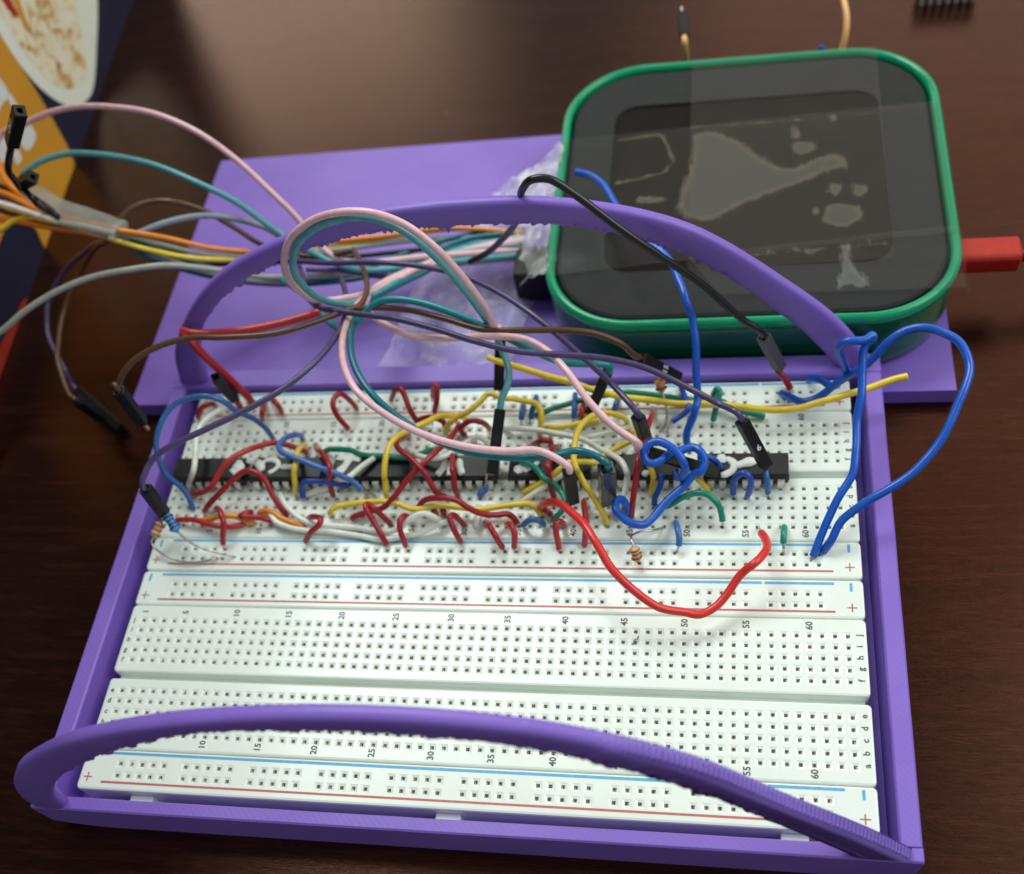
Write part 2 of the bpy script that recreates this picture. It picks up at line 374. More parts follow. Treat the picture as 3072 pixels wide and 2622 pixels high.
# ------------------------------------------------------------------ wire, resistor and paint-mark paths, millimetres
DATA = dict(
W=[
{'kind':'hookup_wire','color':'steel','label':'long steel-blue wire arching over the tray left wall beside the first chip','r':0.7,'p':[[-74.2,44.1,-0.5],[-75.9,47.7,4.0],[-78.7,49.0,9.0],[-79.0,50.0,12.0],[-79.0,53.0,16.0],[-77.4,56.3,19.0],[-74.1,60.4,21.0],[-69.5,61.8,22.0],[-65.5,62.0,22.0],[-62.7,62.2,20.0],[-60.8,62.5,16.0],[-58.6,63.8,11.0],[-57.6,64.7,6.0],[-58.3,66.0,-0.5]],'b':[],'h':[]},
{'kind':'hookup_wire','color':'white','label':'white wire hooked over the left end of the first chip','r':0.7,'p':[[-72.8,76.7,-0.5],[-71.9,73.5,4.0],[-73.0,68.5,7.0],[-73.7,63.6,9.0],[-73.6,60.2,9.0],[-72.7,55.3,9.0],[-72.6,50.9,8.0],[-75.3,51.0,4.0],[-78.3,52.0,-0.5]],'b':[],'h':[]},
{'kind':'hookup_wire','color':'darkred','label':'small faint dark red arc at the top left corner of the rear breadboard','r':0.7,'p':[[-81.1,73.4,-0.5],[-79.3,72.4,3.0],[-77.5,72.8,5.0],[-75.4,74.0,5.0],[-77.2,77.6,-0.5]],'b':[],'h':[]},
{'kind':'hookup_wire','color':'red','label':'red wire climbing over the first chip from its lower left','r':0.7,'p':[[-77.2,50.1,-0.5],[-74.6,48.5,1.2],[-71.7,47.9,3.0],[-67.8,47.7,6.0],[-65.3,50.6,8.0],[-63.3,53.2,9.0],[-60.1,56.6,8.0],[-57.5,59.9,6.0],[-54.9,61.3,5.0],[-51.1,60.9,4.0],[-48.7,61.1,2.0],[-48.6,62.5,-0.5]],'b':[],'h':[]},
{'kind':'hookup_wire','color':'darkred','label':'dark red wire bent in an arch across the white marked first chip','r':0.7,'p':[[-72.0,44.3,-0.5],[-69.8,44.5,2.0],[-66.0,45.9,5.0],[-61.2,48.4,8.0],[-58.5,49.8,9.0],[-55.8,49.5,9.0],[-53.3,47.9,8.0],[-52.1,45.8,6.0],[-50.3,43.4,3.0],[-49.2,43.0,-0.5]],'b':[],'h':[]},
{'kind':'hookup_wire','color':'yellow','label':'short yellow wire crossing the second chip under a blue wire','r':0.7,'p':[[-49.5,65.3,-0.5],[-48.9,61.4,3.0],[-48.0,57.4,6.0],[-46.5,52.1,8.0],[-46.9,51.1,7.0],[-47.4,49.5,4.0],[-48.8,48.8,-0.5]],'b':[],'h':[]},
{'kind':'hookup_wire','color':'bluelt','label':'light blue wire curling over the second chip with a stripped end','r':0.7,'p':[[-50.9,66.6,-0.5],[-49.8,64.9,3.0],[-50.0,62.9,6.0],[-51.0,60.3,8.0],[-51.5,57.2,9.0],[-50.0,54.9,9.5],[-46.4,53.3,9.5],[-40.9,51.1,9.0],[-37.6,50.2,8.5],[-33.9,48.8,8.0],[-32.2,48.8,6.0],[-30.2,47.7,4.5]],'b':[[[-30.2,47.7,4.5],[-29.5,47.9,3.0],[-28.6,48.6,1.0],[-28.5,49.1,-1.0]]],'h':[]},
{'kind':'hookup_wire','color':'blue','label':'blue wire stub bent along the pins of the second chip with bare tip','r':0.7,'p':[[-46.4,47.2,-0.5],[-46.2,48.3,2.0],[-45.7,49.0,4.0],[-44.6,49.5,5.0],[-40.7,49.7,5.0],[-37.5,49.0,5.0],[-33.3,48.4,4.6]],'b':[[[-33.3,48.4,4.6],[-31.7,48.4,4.0],[-30.4,48.4,2.4],[-30.5,49.4,-1.0]]],'h':[]},
{'kind':'hookup_wire','color':'white','label':'white wire slipping under the two blue wires at the second chip','r':0.7,'p':[[-28.5,56.1,5.3],[-30.9,53.0,6.0],[-33.5,49.5,6.5],[-36.6,49.7,5.0],[-39.6,49.1,3.0],[-42.6,49.1,2.0],[-45.2,48.8,1.0],[-46.4,49.5,-0.5]],'b':[],'h':[]},
{'kind':'hookup_wire','color':'darkred','label':'dark red wire dropping over the right end of the second chip','r':0.7,'p':[[-47.1,65.0,-0.5],[-44.0,59.8,4.0],[-40.8,55.9,8.0],[-37.8,51.8,9.0],[-37.0,49.8,8.5],[-38.0,49.7,6.0],[-38.5,48.5,3.0],[-38.8,48.5,-0.5]],'b':[],'h':[]},
{'kind':'hookup_wire','color':'green','label':'green wire lying along the top edge of the third chip','r':0.7,'p':[[-44.9,61.9,-0.5],[-42.6,61.4,1.5],[-40.5,60.6,3.0],[-35.8,59.5,4.0],[-31.9,57.4,5.0],[-26.7,56.5,5.5],[-21.0,56.1,5.5],[-18.0,57.1,5.0],[-15.8,59.8,3.0],[-16.1,62.9,-0.5]],'b':[],'h':[]},
{'kind':'hookup_wire','color':'darkred','label':'dark red hook standing in the upper rail beside the pink jumper','r':0.7,'p':[[-38.0,75.9,-0.5],[-38.8,75.3,4.0],[-40.1,74.7,7.0],[-41.1,73.0,7.5],[-41.1,70.9,7.0],[-40.5,69.7,4.0],[-38.6,69.0,-0.5]],'b':[],'h':[]},
{'kind':'hookup_wire','color':'darkred','label':'dark red wire making a tall hairpin in the upper rail','r':0.7,'p':[[-29.5,77.8,-0.5],[-27.6,76.3,4.0],[-25.8,75.5,7.0],[-24.5,75.3,7.5],[-23.3,73.7,7.0],[-22.2,71.3,5.0],[-21.1,70.2,2.0],[-21.2,70.9,-0.5]],'b':[],'h':[]},
{'kind':'hookup_wire','color':'darkred','label':'low dark red wire curving under the yellow arc by the upper rail','r':0.7,'p':[[-21.1,71.7,-0.5],[-19.2,70.2,2.5],[-16.4,69.3,4.0],[-14.2,68.9,3.0],[-14.0,69.8,-0.5]],'b':[],'h':[]},
{'kind':'hookup_wire','color':'darkred','label':'upright dark red wire at the edge of the rear wall','r':0.7,'p':[[-18.7,79.1,-0.5],[-17.3,77.6,4.0],[-15.8,76.7,7.0],[-15.3,76.0,7.0],[-15.7,74.3,4.5],[-17.5,73.4,-0.5]],'b':[],'h':[]},
{'kind':'hookup_wire','color':'yellow','label':'big yellow wire arcing up from the third chip to the upper rail','r':0.7,'p':[[-24.8,47.4,-0.5],[-24.5,47.5,3.0],[-24.5,49.6,6.0],[-23.9,48.9,8.0],[-23.6,51.6,10.0],[-23.1,54.8,11.0],[-21.7,57.8,11.0],[-18.9,59.9,11.0],[-15.6,62.8,10.0],[-13.6,66.1,8.0],[-11.5,68.7,5.0],[-9.6,70.8,2.0],[-8.4,72.2,-0.5]],'b':[],'h':[]},
{'kind':'hookup_wire','color':'yellow','label':'yellow wire with black printing bent like a staple over the rail','r':0.7,'p':[[-13.7,67.5,-0.5],[-12.5,67.0,3.0],[-9.3,67.5,6.0],[-6.0,67.8,8.0],[-3.3,69.8,9.0],[-2.0,71.4,9.5],[-0.6,71.6,9.5],[1.8,70.7,9.0],[3.9,71.2,8.0],[6.6,71.2,7.0],[9.3,71.0,6.5],[10.6,69.8,6.0],[11.0,67.6,5.0],[10.7,66.3,3.0],[9.9,66.4,-0.5]],'b':[],'h':[]},
{'kind':'hookup_wire','color':'darkred','label':'dark red wire running diagonally down over the fourth chip','r':0.7,'p':[[-23.1,67.9,-0.5],[-22.6,63.2,4.0],[-22.4,58.7,8.0],[-21.6,56.3,9.0],[-17.3,52.4,9.5],[-13.8,48.8,9.0],[-13.0,47.8,7.5],[-11.5,46.3,5.0],[-10.8,46.8,3.0],[-10.0,48.1,-0.5]],'b':[],'h':[]},
{'kind':'hookup_wire','color':'darkred','label':'dark red wire looping over the long yellow wire','r':0.7,'p':[[-16.6,44.6,-0.5],[-15.8,44.1,3.0],[-13.7,44.3,5.0],[-8.8,43.8,6.5],[-6.1,43.1,6.5],[-3.0,41.2,6.0],[-0.0,40.4,5.0],[2.8,40.8,4.0],[5.3,41.7,3.0],[6.7,41.4,1.5],[7.5,40.6,-0.5]],'b':[],'h':[]},
{'kind':'hookup_wire','color':'darkred','label':'long dark red wire slanting up across the gap left of the fourth chip','r':0.7,'p':[[-33.4,42.3,-0.5],[-32.0,42.0,1.2],[-29.2,42.7,2.0],[-24.6,43.4,3.0],[-21.9,44.8,5.0],[-18.9,47.9,7.0],[-16.4,50.2,8.5],[-14.3,52.4,9.0],[-11.7,56.7,8.0],[-9.9,62.3,5.5],[-9.6,67.0,3.0],[-11.1,71.0,-0.5]],'b':[],'h':[]},
{'kind':'hookup_wire','color':'darkred','label':'dark red arc half hidden behind the tall black connector','r':0.7,'p':[[-7.6,66.2,-0.5],[-9.0,66.5,2.0],[-7.7,66.1,5.0],[-5.4,66.0,6.5],[-3.4,66.0,6.0],[-2.5,67.6,2.0],[-2.6,68.6,-0.5]],'b':[],'h':[]},
{'kind':'hookup_wire','color':'darkred','label':'dark red wire dropping straight over the fourth chip pins','r':0.7,'p':[[-12.1,63.1,-0.5],[-9.7,57.5,5.0],[-8.3,53.4,7.0],[-7.7,50.0,8.0],[-7.7,50.4,7.0],[-7.9,48.8,4.0],[-7.7,48.3,-0.5]],'b':[],'h':[]},
{'kind':'hookup_wire','color':'white','label':'white wire sagging between the third and fourth chips','r':0.7,'p':[[-22.1,61.1,2.0],[-20.5,59.2,4.0],[-17.2,56.2,6.0],[-13.4,54.6,7.0],[-10.5,55.6,6.5],[-8.9,58.3,5.0],[-6.7,62.4,3.0],[-5.7,66.5,-0.5]],'b':[],'h':[]},
{'kind':'hookup_wire','color':'yellow','label':'long yellow wire lying along the lower rows of the rear breadboard','r':0.7,'p':[[-38.6,43.2,-0.5],[-37.8,42.9,2.0],[-36.5,43.5,3.0],[-33.5,44.1,3.2],[-29.1,44.6,3.6],[-24.1,44.6,4.0],[-21.0,43.9,4.0],[-18.0,42.7,3.8],[-15.7,42.7,3.4],[-11.6,43.9,3.0],[-7.7,43.7,3.0],[-3.8,43.2,3.0],[-0.5,43.1,3.0],[3.3,43.5,3.5],[7.1,43.7,4.0],[10.1,43.8,4.0],[11.7,43.3,3.0],[12.8,43.1,-0.5]],'b':[],'h':[]},
{'kind':'hookup_wire','color':'darkred','label':'dark red hairpin over the left part of the lower blue line','r':0.7,'p':[[-22.9,40.8,-0.5],[-24.4,40.7,4.0],[-25.9,41.3,6.5],[-27.1,41.9,7.0],[-26.9,40.3,7.0],[-25.6,38.3,5.0],[-23.6,35.7,2.5],[-22.9,34.5,-0.5]],'b':[],'h':[]},
{'kind':'hookup_wire','color':'darkred','label':'dark red hook beside the number fifteen mark','r':0.7,'p':[[-19.0,41.9,-0.5],[-18.2,40.8,3.0],[-18.4,39.8,5.0],[-18.9,38.5,5.5],[-18.9,36.5,4.5],[-18.5,35.1,2.5],[-18.5,34.7,-0.5]],'b':[],'h':[]},
{'kind':'hookup_wire','color':'darkred','label':'dark red hook beside the number thirty mark','r':0.7,'p':[[-5.1,40.5,-0.5],[-6.0,39.9,4.0],[-6.8,39.9,5.5],[-7.2,38.6,6.0],[-6.2,36.4,4.0],[-5.1,35.5,-0.5]],'b':[],'h':[]},
{'kind':'hookup_wire','color':'white','label':'white wire running along row a and curling up at its right end','r':0.7,'p':[[-53.4,50.3,-0.5],[-51.0,46.6,2.0],[-49.0,44.0,2.5],[-45.3,41.0,2.4],[-41.3,39.5,2.0],[-38.4,39.6,1.4],[-30.8,38.9,1.2],[-25.7,38.0,1.2],[-21.3,37.6,2.0],[-17.9,38.8,4.0],[-15.1,39.7,5.5],[-13.3,40.1,5.5],[-11.4,40.1,4.0],[-10.8,41.3,-0.5]],'b':[],'h':[]},
{'kind':'hookup_wire','color':'white','label':'white wire lowest of the pair above the blue rail line','r':0.7,'p':[[-55.4,44.1,-0.5],[-52.8,42.0,2.0],[-50.8,39.8,2.2],[-47.1,38.6,1.6],[-43.2,38.2,1.0],[-38.7,38.1,0.9],[-30.5,37.0,0.9],[-24.8,36.0,0.9],[-20.6,36.5,0.9],[-15.8,37.3,1.2],[-12.0,39.0,2.0],[-9.8,39.8,2.0],[-9.2,41.9,-0.5]],'b':[],'h':[]},
{'kind':'hookup_wire','color':'orange','label':'orange wire weaving behind the red wires at row a','r':0.7,'p':[[-72.4,41.6,-0.5],[-70.6,40.8,1.3],[-67.9,40.8,2.0],[-64.9,41.1,2.8],[-61.5,41.1,2.6],[-59.1,40.5,1.8],[-57.6,40.3,1.0],[-56.7,41.2,-0.5]],'b':[],'h':[]},
{'kind':'hookup_wire','color':'orange','label':'orange wire lying between the two white wires','r':0.7,'p':[[-57.0,43.6,-0.5],[-55.8,43.0,1.6],[-54.1,42.8,2.4],[-52.0,42.2,2.6],[-49.5,40.8,2.4],[-46.1,39.4,2.0],[-44.4,39.4,1.0],[-43.8,39.9,-0.5]],'b':[],'h':[]},
{'kind':'hookup_wire','color':'red','label':'red wire sagging from the tan resistor along row a','r':0.7,'p':[[-78.6,41.0,0.2],[-76.6,40.9,1.5],[-74.7,40.7,2.0],[-71.6,40.2,2.4],[-68.1,39.1,2.4],[-64.3,38.5,2.2],[-61.1,39.3,1.4],[-59.8,40.3,0.6],[-59.7,41.4,-0.5]],'b':[],'h':[]},
{'kind':'hookup_wire','color':'darkred','label':'dark red hook over the blue rail line near the number five','r':0.7,'p':[[-68.9,45.3,-0.5],[-65.8,42.5,4.0],[-63.5,40.0,6.0],[-62.4,37.6,5.5],[-63.1,35.6,3.0],[-64.2,34.4,-0.5]],'b':[],'h':[]},
{'kind':'hookup_wire','color':'darkred','label':'dark red wire lying flat beside the number ten mark','r':0.7,'p':[[-59.0,43.9,-0.5],[-58.4,42.8,2.0],[-59.9,41.2,3.0],[-59.0,40.5,3.6],[-56.6,40.6,3.0],[-54.1,40.8,2.2],[-52.5,40.8,1.0],[-51.8,40.8,-0.5]],'b':[],'h':[]},
{'kind':'hookup_wire','color':'darkred','label':'dark red hook right of the white pair above the blue line','r':0.7,'p':[[-44.4,42.7,-0.5],[-41.3,40.1,4.0],[-38.7,38.9,5.5],[-38.0,37.8,6.0],[-38.5,36.8,5.5],[-40.5,36.0,4.0],[-43.8,35.6,-0.5]],'b':[],'h':[]},
{'kind':'hookup_wire','color':'darkred','label':'dark red wire slanting to the lower rail left of the number thirty five','r':0.7,'p':[[-0.5,41.8,-0.5],[0.8,39.3,3.0],[2.1,36.9,5.0],[3.5,34.9,4.5],[4.4,34.0,2.2],[4.9,34.1,-0.5]],'b':[],'h':[]},
{'kind':'hookup_wire','color':'red','label':'short red wire kinked left of the number thirty five','r':0.7,'p':[[4.6,41.1,-0.5],[5.8,39.2,3.0],[7.0,37.5,4.2],[7.5,36.3,4.0],[7.5,34.9,2.5],[7.0,34.4,-0.5]],'b':[],'h':[]},
{'kind':'hookup_wire','color':'steel','label':'tiny blue arch right of the number thirty five','r':0.7,'p':[[8.4,40.6,-0.5],[9.4,39.5,2.5],[10.7,39.4,4.0],[11.8,39.4,4.3],[12.9,39.4,4.0],[13.5,39.6,2.5],[13.4,40.8,-0.5]],'b':[],'h':[]},
{'kind':'hookup_wire','color':'red','label':'bright red hook under the bright red loop','r':0.7,'p':[[18.0,40.6,-0.5],[18.2,39.3,3.0],[17.6,38.6,4.8],[17.1,38.0,5.0],[17.0,36.4,4.2],[17.3,35.1,2.0],[17.6,33.8,-0.5]],'b':[],'h':[]},
{'kind':'hookup_wire','color':'red','label':'upright red wire crossing under the long red loop','r':0.7,'p':[[22.2,48.0,-0.5],[22.5,45.3,2.5],[22.9,42.6,4.0],[23.5,39.7,4.5],[23.7,36.6,4.0],[23.4,35.3,2.0],[23.1,35.0,-0.5]],'b':[],'h':[]},
{'kind':'hookup_wire','color':'yellow','label':'yellow wire rising high over the fifth chip and down to row a','r':0.7,'p':[[31.1,69.4,-0.5],[30.9,68.0,3.5],[29.7,66.5,7.0],[27.4,65.7,9.0],[25.0,64.6,10.0],[22.5,61.9,11.0],[21.0,58.3,11.5],[20.5,54.7,11.5],[20.6,51.3,11.0],[21.4,49.0,10.0],[21.6,49.3,8.5],[23.5,46.5,6.5],[25.4,44.5,4.0],[27.1,42.2,2.0],[28.0,40.5,-0.5]],'b':[],'h':[]},
{'kind':'hookup_wire','color':'yellow','label':'faint yellow wire lying flat near row j under the pink jumper','r':0.7,'p':[[10.7,68.8,-0.5],[12.0,67.9,1.0],[16.0,67.7,1.6],[19.9,68.1,2.2],[23.7,68.8,2.6],[25.1,69.9,1.5],[25.6,71.5,-0.5]],'b':[],'h':[]},
{'kind':'hookup_wire','color':'yellow','label':'yellow wire sticking out left below the fifth chip','r':0.7,'p':[[7.4,49.9,-0.5],[8.6,49.1,1.2],[12.2,49.4,4.0],[15.6,50.7,6.0],[17.7,51.8,7.0],[20.2,53.0,7.0],[22.5,53.6,6.5],[25.0,53.8,5.6]],'b':[],'h':[]},
{'kind':'hookup_wire','color':'yellow','label':'yellow wire slanting up from the grey taped connector','r':0.7,'p':[[25.5,54.3,6.0],[26.8,55.3,6.5],[29.2,57.6,6.0],[31.7,60.1,5.0],[33.6,62.1,4.0],[33.5,64.0,3.0],[31.2,67.6,-0.5]],'b':[],'h':[]},
{'kind':'hookup_wire','color':'white','label':'long white wire crossing the rows behind the yellow loop','r':0.7,'p':[[0.3,69.3,-0.5],[2.2,67.5,1.5],[5.4,66.6,2.4],[10.5,65.5,3.0],[14.5,64.2,3.4],[18.6,62.8,4.0],[21.8,60.9,5.0],[25.7,57.3,6.5],[28.9,54.5,7.5],[31.2,52.1,8.0],[32.4,49.6,7.5],[32.3,50.0,6.5],[32.0,48.1,4.5],[31.4,45.9,3.0],[30.6,43.2,1.8],[30.0,41.4,-0.5]],'b':[],'h':[]},
{'kind':'hookup_wire','color':'white','label':'thin white wire behind the purple jumper connector','r':0.6,'p':[[21.2,65.4,-0.5],[22.5,64.7,1.2],[25.8,65.1,1.8],[29.6,66.1,2.0],[31.3,67.5,1.2],[32.1,69.3,-0.5]],'b':[],'h':[]},
{'kind':'hookup_wire','color':'darkred','label':'small dark red arch above the fifth chip','r':0.7,'p':[[8.4,63.8,-0.5],[10.0,62.3,2.5],[12.0,61.8,4.0],[13.2,62.0,3.5],[13.1,64.0,-0.5]],'b':[],'h':[]},
{'kind':'hookup_wire','color':'darkred','label':'dark red wire over the middle of the fifth chip','r':0.7,'p':[[15.0,62.0,-0.5],[15.2,60.1,3.5],[14.8,57.8,6.0],[14.7,54.1,8.0],[14.5,50.5,8.5],[14.5,50.0,7.5],[14.8,48.8,4.5],[15.2,48.4,-0.5]],'b':[],'h':[]},
{'kind':'hookup_wire','color':'darkred','label':'dark red stub peeping from under the bright red loop','r':0.7,'p':[[11.9,46.0,-0.5],[13.1,43.9,2.0],[14.3,43.0,2.0],[15.2,43.5,-0.5]],'b':[],'h':[]},
{'kind':'hookup_wire','color':'redb','label':'long bright red wire swooping down onto the front breadboard','r':0.9,'p':[[11.8,44.7,-0.5],[12.7,43.5,3.0],[14.5,42.0,7.0],[16.8,40.3,10.0],[19.4,38.0,12.0],[22.0,35.1,13.0],[25.1,31.1,14.0],[27.4,27.3,14.0],[29.9,23.1,13.0],[32.7,20.2,12.0],[36.0,17.9,10.0],[40.4,15.6,8.0],[45.4,15.9,6.0],[48.8,15.7,5.0],[51.7,17.4,5.0],[54.4,20.4,6.0],[57.0,23.6,8.0],[59.6,25.0,10.0],[61.4,27.7,9.0],[62.4,30.9,7.0],[62.2,34.4,5.0],[61.6,36.5,3.6]],'b':[[[61.6,36.5,3.6],[61.4,38.3,2.0],[61.2,41.2,-1.0]]],'h':[]},
{'kind':'hookup_wire','color':'green','label':'green wire passing over the fifth chip and hooking back to row a','r':0.7,'p':[[4.4,59.2,-0.5],[6.4,55.6,4.0],[9.4,53.4,6.0],[12.0,51.1,7.0],[13.9,48.7,7.0],[15.1,49.1,5.0],[16.8,47.6,4.0],[18.2,45.2,4.0],[18.4,43.0,4.0],[17.5,41.9,3.0],[16.1,41.4,1.5],[15.2,41.8,-0.5]],'b':[],'h':[]},
{'kind':'hookup_wire','color':'green','label':'long green wire running under the yellow wire along the upper rail','r':0.7,'p':[[7.8,72.8,-0.5],[9.7,72.1,1.2],[13.6,73.2,2.0],[17.6,73.8,3.0],[20.6,74.2,3.6],[25.3,75.3,3.6],[29.1,76.1,3.6],[31.0,76.1,3.6],[33.9,75.7,3.4],[38.1,75.2,3.2],[41.9,74.6,3.0],[45.7,74.0,3.0],[49.4,73.5,3.0],[53.1,73.3,2.8],[55.0,71.7,2.4],[58.7,71.2,1.6],[62.9,70.2,0.9]],'b':[],'h':[]},
{'kind':'hookup_wire','color':'steel','label':'blue stub with a stripped tip left of its twin in the upper rail','r':0.7,'p':[[4.9,76.2,-0.5],[5.6,73.2,2.5],[5.8,70.4,3.5],[5.6,69.2,2.6]],'b':[[[5.6,69.2,2.6],[5.4,69.3,1.5],[4.8,70.6,-1.0]]],'h':[]},
{'kind':'hookup_wire','color':'steel','label':'blue stub bent over the red rail line with a shiny looped tip','r':0.7,'p':[[7.9,78.9,-0.5],[8.6,75.2,3.0],[8.8,72.0,4.5],[8.3,70.5,4.0],[8.0,69.6,2.6]],'b':[[[8.0,69.6,2.6],[7.7,69.4,1.6],[7.4,70.5,-1.0]]],'h':[]},
{'kind':'hookup_wire','color':'steel','label':'tall blue stub crossing the green wire in the upper rail','r':0.7,'p':[[17.7,79.4,-0.5],[18.3,75.7,3.0],[18.6,71.2,4.6],[18.4,69.4,2.6]],'b':[[[18.4,69.4,2.6],[18.1,69.7,1.5],[17.6,71.1,-1.0]]],'h':[]},
{'kind':'hookup_wire','color':'red','label':'short red stub beside the black connector in the upper rail','r':0.7,'p':[[20.1,76.6,-0.5],[20.5,72.7,3.0],[20.4,70.3,3.6],[19.4,71.4,-0.5]],'b':[],'h':[]},
{'kind':'hookup_wire','color':'steel','label':'blue stub just right of the black connector in the upper rail','r':0.7,'p':[[28.1,77.6,-0.5],[28.4,73.9,2.8],[28.1,72.1,2.6],[27.5,73.4,-0.5]],'b':[],'h':[]},
{'kind':'hookup_wire','color':'yellow','label':'very long yellow wire lying across the upper rail and out over the tray wall','r':0.8,'p':[[-1.9,79.8,13.0],[2.6,78.1,12.5],[10.5,76.1,11.0],[18.2,74.8,9.0],[21.9,74.3,7.5],[24.1,73.8,7.0],[28.5,73.2,6.0],[33.2,72.6,5.4],[38.3,71.9,5.2],[43.9,71.2,5.0],[49.5,71.0,5.0],[54.9,70.3,5.0],[60.4,69.4,5.0],[65.7,68.8,5.0],[70.1,68.9,5.4],[73.8,69.7,6.0],[78.8,70.7,7.0],[83.7,71.6,8.0],[89.2,73.2,9.0],[93.0,73.6,10.0]],'b':[],'h':[]},
{'kind':'hookup_wire','color':'blue','label':'blue wire bent at an elbow right of the tan resistor','r':0.7,'p':[[43.2,81.0,-0.5],[43.7,77.0,3.0],[44.6,73.2,4.6],[45.5,69.8,5.0],[44.0,68.6,4.0],[41.7,67.4,3.2]],'b':[[[41.7,67.4,3.2],[41.0,67.3,2.0],[40.4,66.5,-1.0]]],'h':[]},
{'kind':'hookup_wire','color':'blueb','label':'blue wire hanging from the green case down into the board','r':0.9,'p':[[15.4,137.3,18.0],[18.9,134.8,19.0],[23.2,128.3,21.0],[26.8,119.1,23.0],[33.2,103.4,26.0],[39.1,98.2,26.0],[43.1,88.8,26.0],[44.7,83.7,25.0],[46.1,81.6,22.0],[47.0,77.0,18.0],[47.1,72.7,13.0],[47.5,69.3,9.0],[47.0,67.3,8.0],[46.4,65.9,6.0],[45.2,64.2,3.5],[45.1,63.1,1.5],[45.4,62.8,-0.5]],'b':[],'h':[]},
{'kind':'hookup_wire','color':'blueb','label':'knotted blue wire coiled over the sixth chip','r':0.9,'p':[[43.2,50.5,7.0],[43.4,47.8,9.0],[44.4,46.2,11.0],[45.3,46.4,13.0],[44.8,47.3,15.0],[43.4,49.1,16.0],[41.5,50.6,16.5],[39.4,51.5,16.5],[37.4,51.1,16.0],[36.4,50.1,15.0],[36.7,48.5,14.0],[38.1,47.9,13.5],[40.0,48.6,13.5],[42.1,50.6,13.5],[44.5,51.8,13.0],[46.9,52.4,13.0],[48.6,51.0,13.0],[49.4,49.4,12.0],[48.7,47.6,11.0],[47.3,47.6,10.0],[44.6,45.4,8.0],[41.2,42.3,7.0],[37.8,37.9,6.0],[36.8,37.1,6.0],[34.9,36.8,6.5],[32.5,37.6,7.0],[30.5,39.4,7.5],[30.2,41.5,7.5],[31.1,43.4,6.5],[32.1,43.2,5.0],[32.2,43.0,2.0],[32.2,43.0,-0.5]],'b':[],'h':[]},
{'kind':'hookup_wire','color':'blueb','label':'blue wire tail tucked into the white mark on the seventh chip','r':0.7,'p':[[47.9,53.5,8.0],[49.7,53.6,8.0],[51.4,53.2,7.0],[53.1,53.2,4.4]],'b':[],'h':[]},
{'kind':'hookup_wire','color':'green','label':'green hook standing on the red line of the upper rail','r':0.7,'p':[[51.3,76.5,-0.5],[51.1,75.3,3.0],[51.9,74.4,6.0],[52.5,73.8,6.0],[52.2,72.2,5.0],[51.5,70.3,3.0],[50.7,68.8,-0.5]],'b':[],'h':[]},
{'kind':'hookup_wire','color':'blueb','label':'long blue wire sweeping far out over the right wall of the tray','r':0.9,'p':[[66.5,78.5,-0.5],[68.5,75.1,2.0],[71.4,71.8,4.0],[74.0,72.0,5.0],[78.0,72.8,9.0],[81.5,71.9,14.0],[84.4,71.8,18.0],[87.2,72.9,22.0],[90.2,73.9,24.0],[93.3,73.7,25.0],[96.8,72.7,25.0],[100.3,69.4,25.0],[101.9,64.9,24.0],[101.0,60.2,23.0],[98.6,54.2,20.0],[95.6,49.1,17.0],[91.3,44.7,14.0],[86.6,42.1,12.0],[81.4,40.0,9.0],[77.7,37.9,6.0],[75.9,35.2,3.0],[74.2,33.8,-0.5]],'b':[],'h':[]},
{'kind':'hookup_wire','color':'blueb','label':'blue wire folded into a tall peak beside the right handle foot','r':0.9,'p':[[72.8,81.3,-0.5],[73.5,80.0,2.5],[75.5,78.1,4.0],[77.6,75.3,5.0],[79.2,74.6,8.0],[79.8,73.5,12.0],[78.3,72.0,18.0],[77.0,70.8,23.0],[78.3,70.5,25.0],[81.7,70.7,25.0],[83.4,72.0,25.0],[83.6,71.7,24.5],[82.1,71.0,23.0],[81.8,66.9,20.0],[81.6,61.8,17.0],[81.0,57.6,14.0],[80.7,51.4,12.0],[80.0,47.3,10.0],[76.8,42.2,7.0],[74.0,36.4,3.0],[71.7,31.3,-0.5]],'b':[],'h':[]},
{'kind':'hookup_wire','color':'green','label':'green wire arched over rows b to e left of the number fifty five','r':0.7,'p':[[38.6,45.4,-0.5],[39.4,44.2,2.0],[42.1,43.6,4.0],[44.6,44.0,6.0],[47.7,44.5,7.0],[50.1,44.1,7.0],[52.1,42.7,6.0],[53.0,41.8,4.0],[53.4,40.3,2.4]],'b':[[[53.4,40.3,2.4],[53.5,40.5,1.0],[53.4,40.9,-1.0]]],'h':[]},
{'kind':'hookup_wire','color':'yellow','label':'short yellow wire end peeping out under the pink jumper connector','r':0.7,'p':[[47.2,51.2,4.4],[48.3,49.9,4.0],[49.6,49.5,2.0],[50.6,49.9,-0.5]],'b':[],'h':[]},
{'kind':'hookup_wire','color':'yellow','label':'yellow wire end left of the blue knot','r':0.7,'p':[[36.6,53.0,7.0],[37.3,51.7,7.0],[38.0,50.0,6.0],[38.0,50.6,4.0],[37.5,48.2,-0.5]],'b':[],'h':[]},
{'kind':'hookup_wire','color':'blue','label':'short blue wire bent beneath the knotted blue wire','r':0.7,'p':[[39.8,51.0,5.0],[39.6,48.4,4.0],[38.5,46.6,2.0],[38.2,46.0,-0.5]],'b':[],'h':[]},
{'kind':'hookup_wire','color':'blue','label':'blue wire bent into a small upright loop below the seventh chip','r':0.7,'p':[[55.7,48.3,-0.5],[55.7,49.0,4.0],[56.6,49.1,7.0],[57.9,49.0,8.0],[59.1,48.4,7.0],[59.2,47.7,4.0],[58.6,48.2,-0.5]],'b':[],'h':[]},
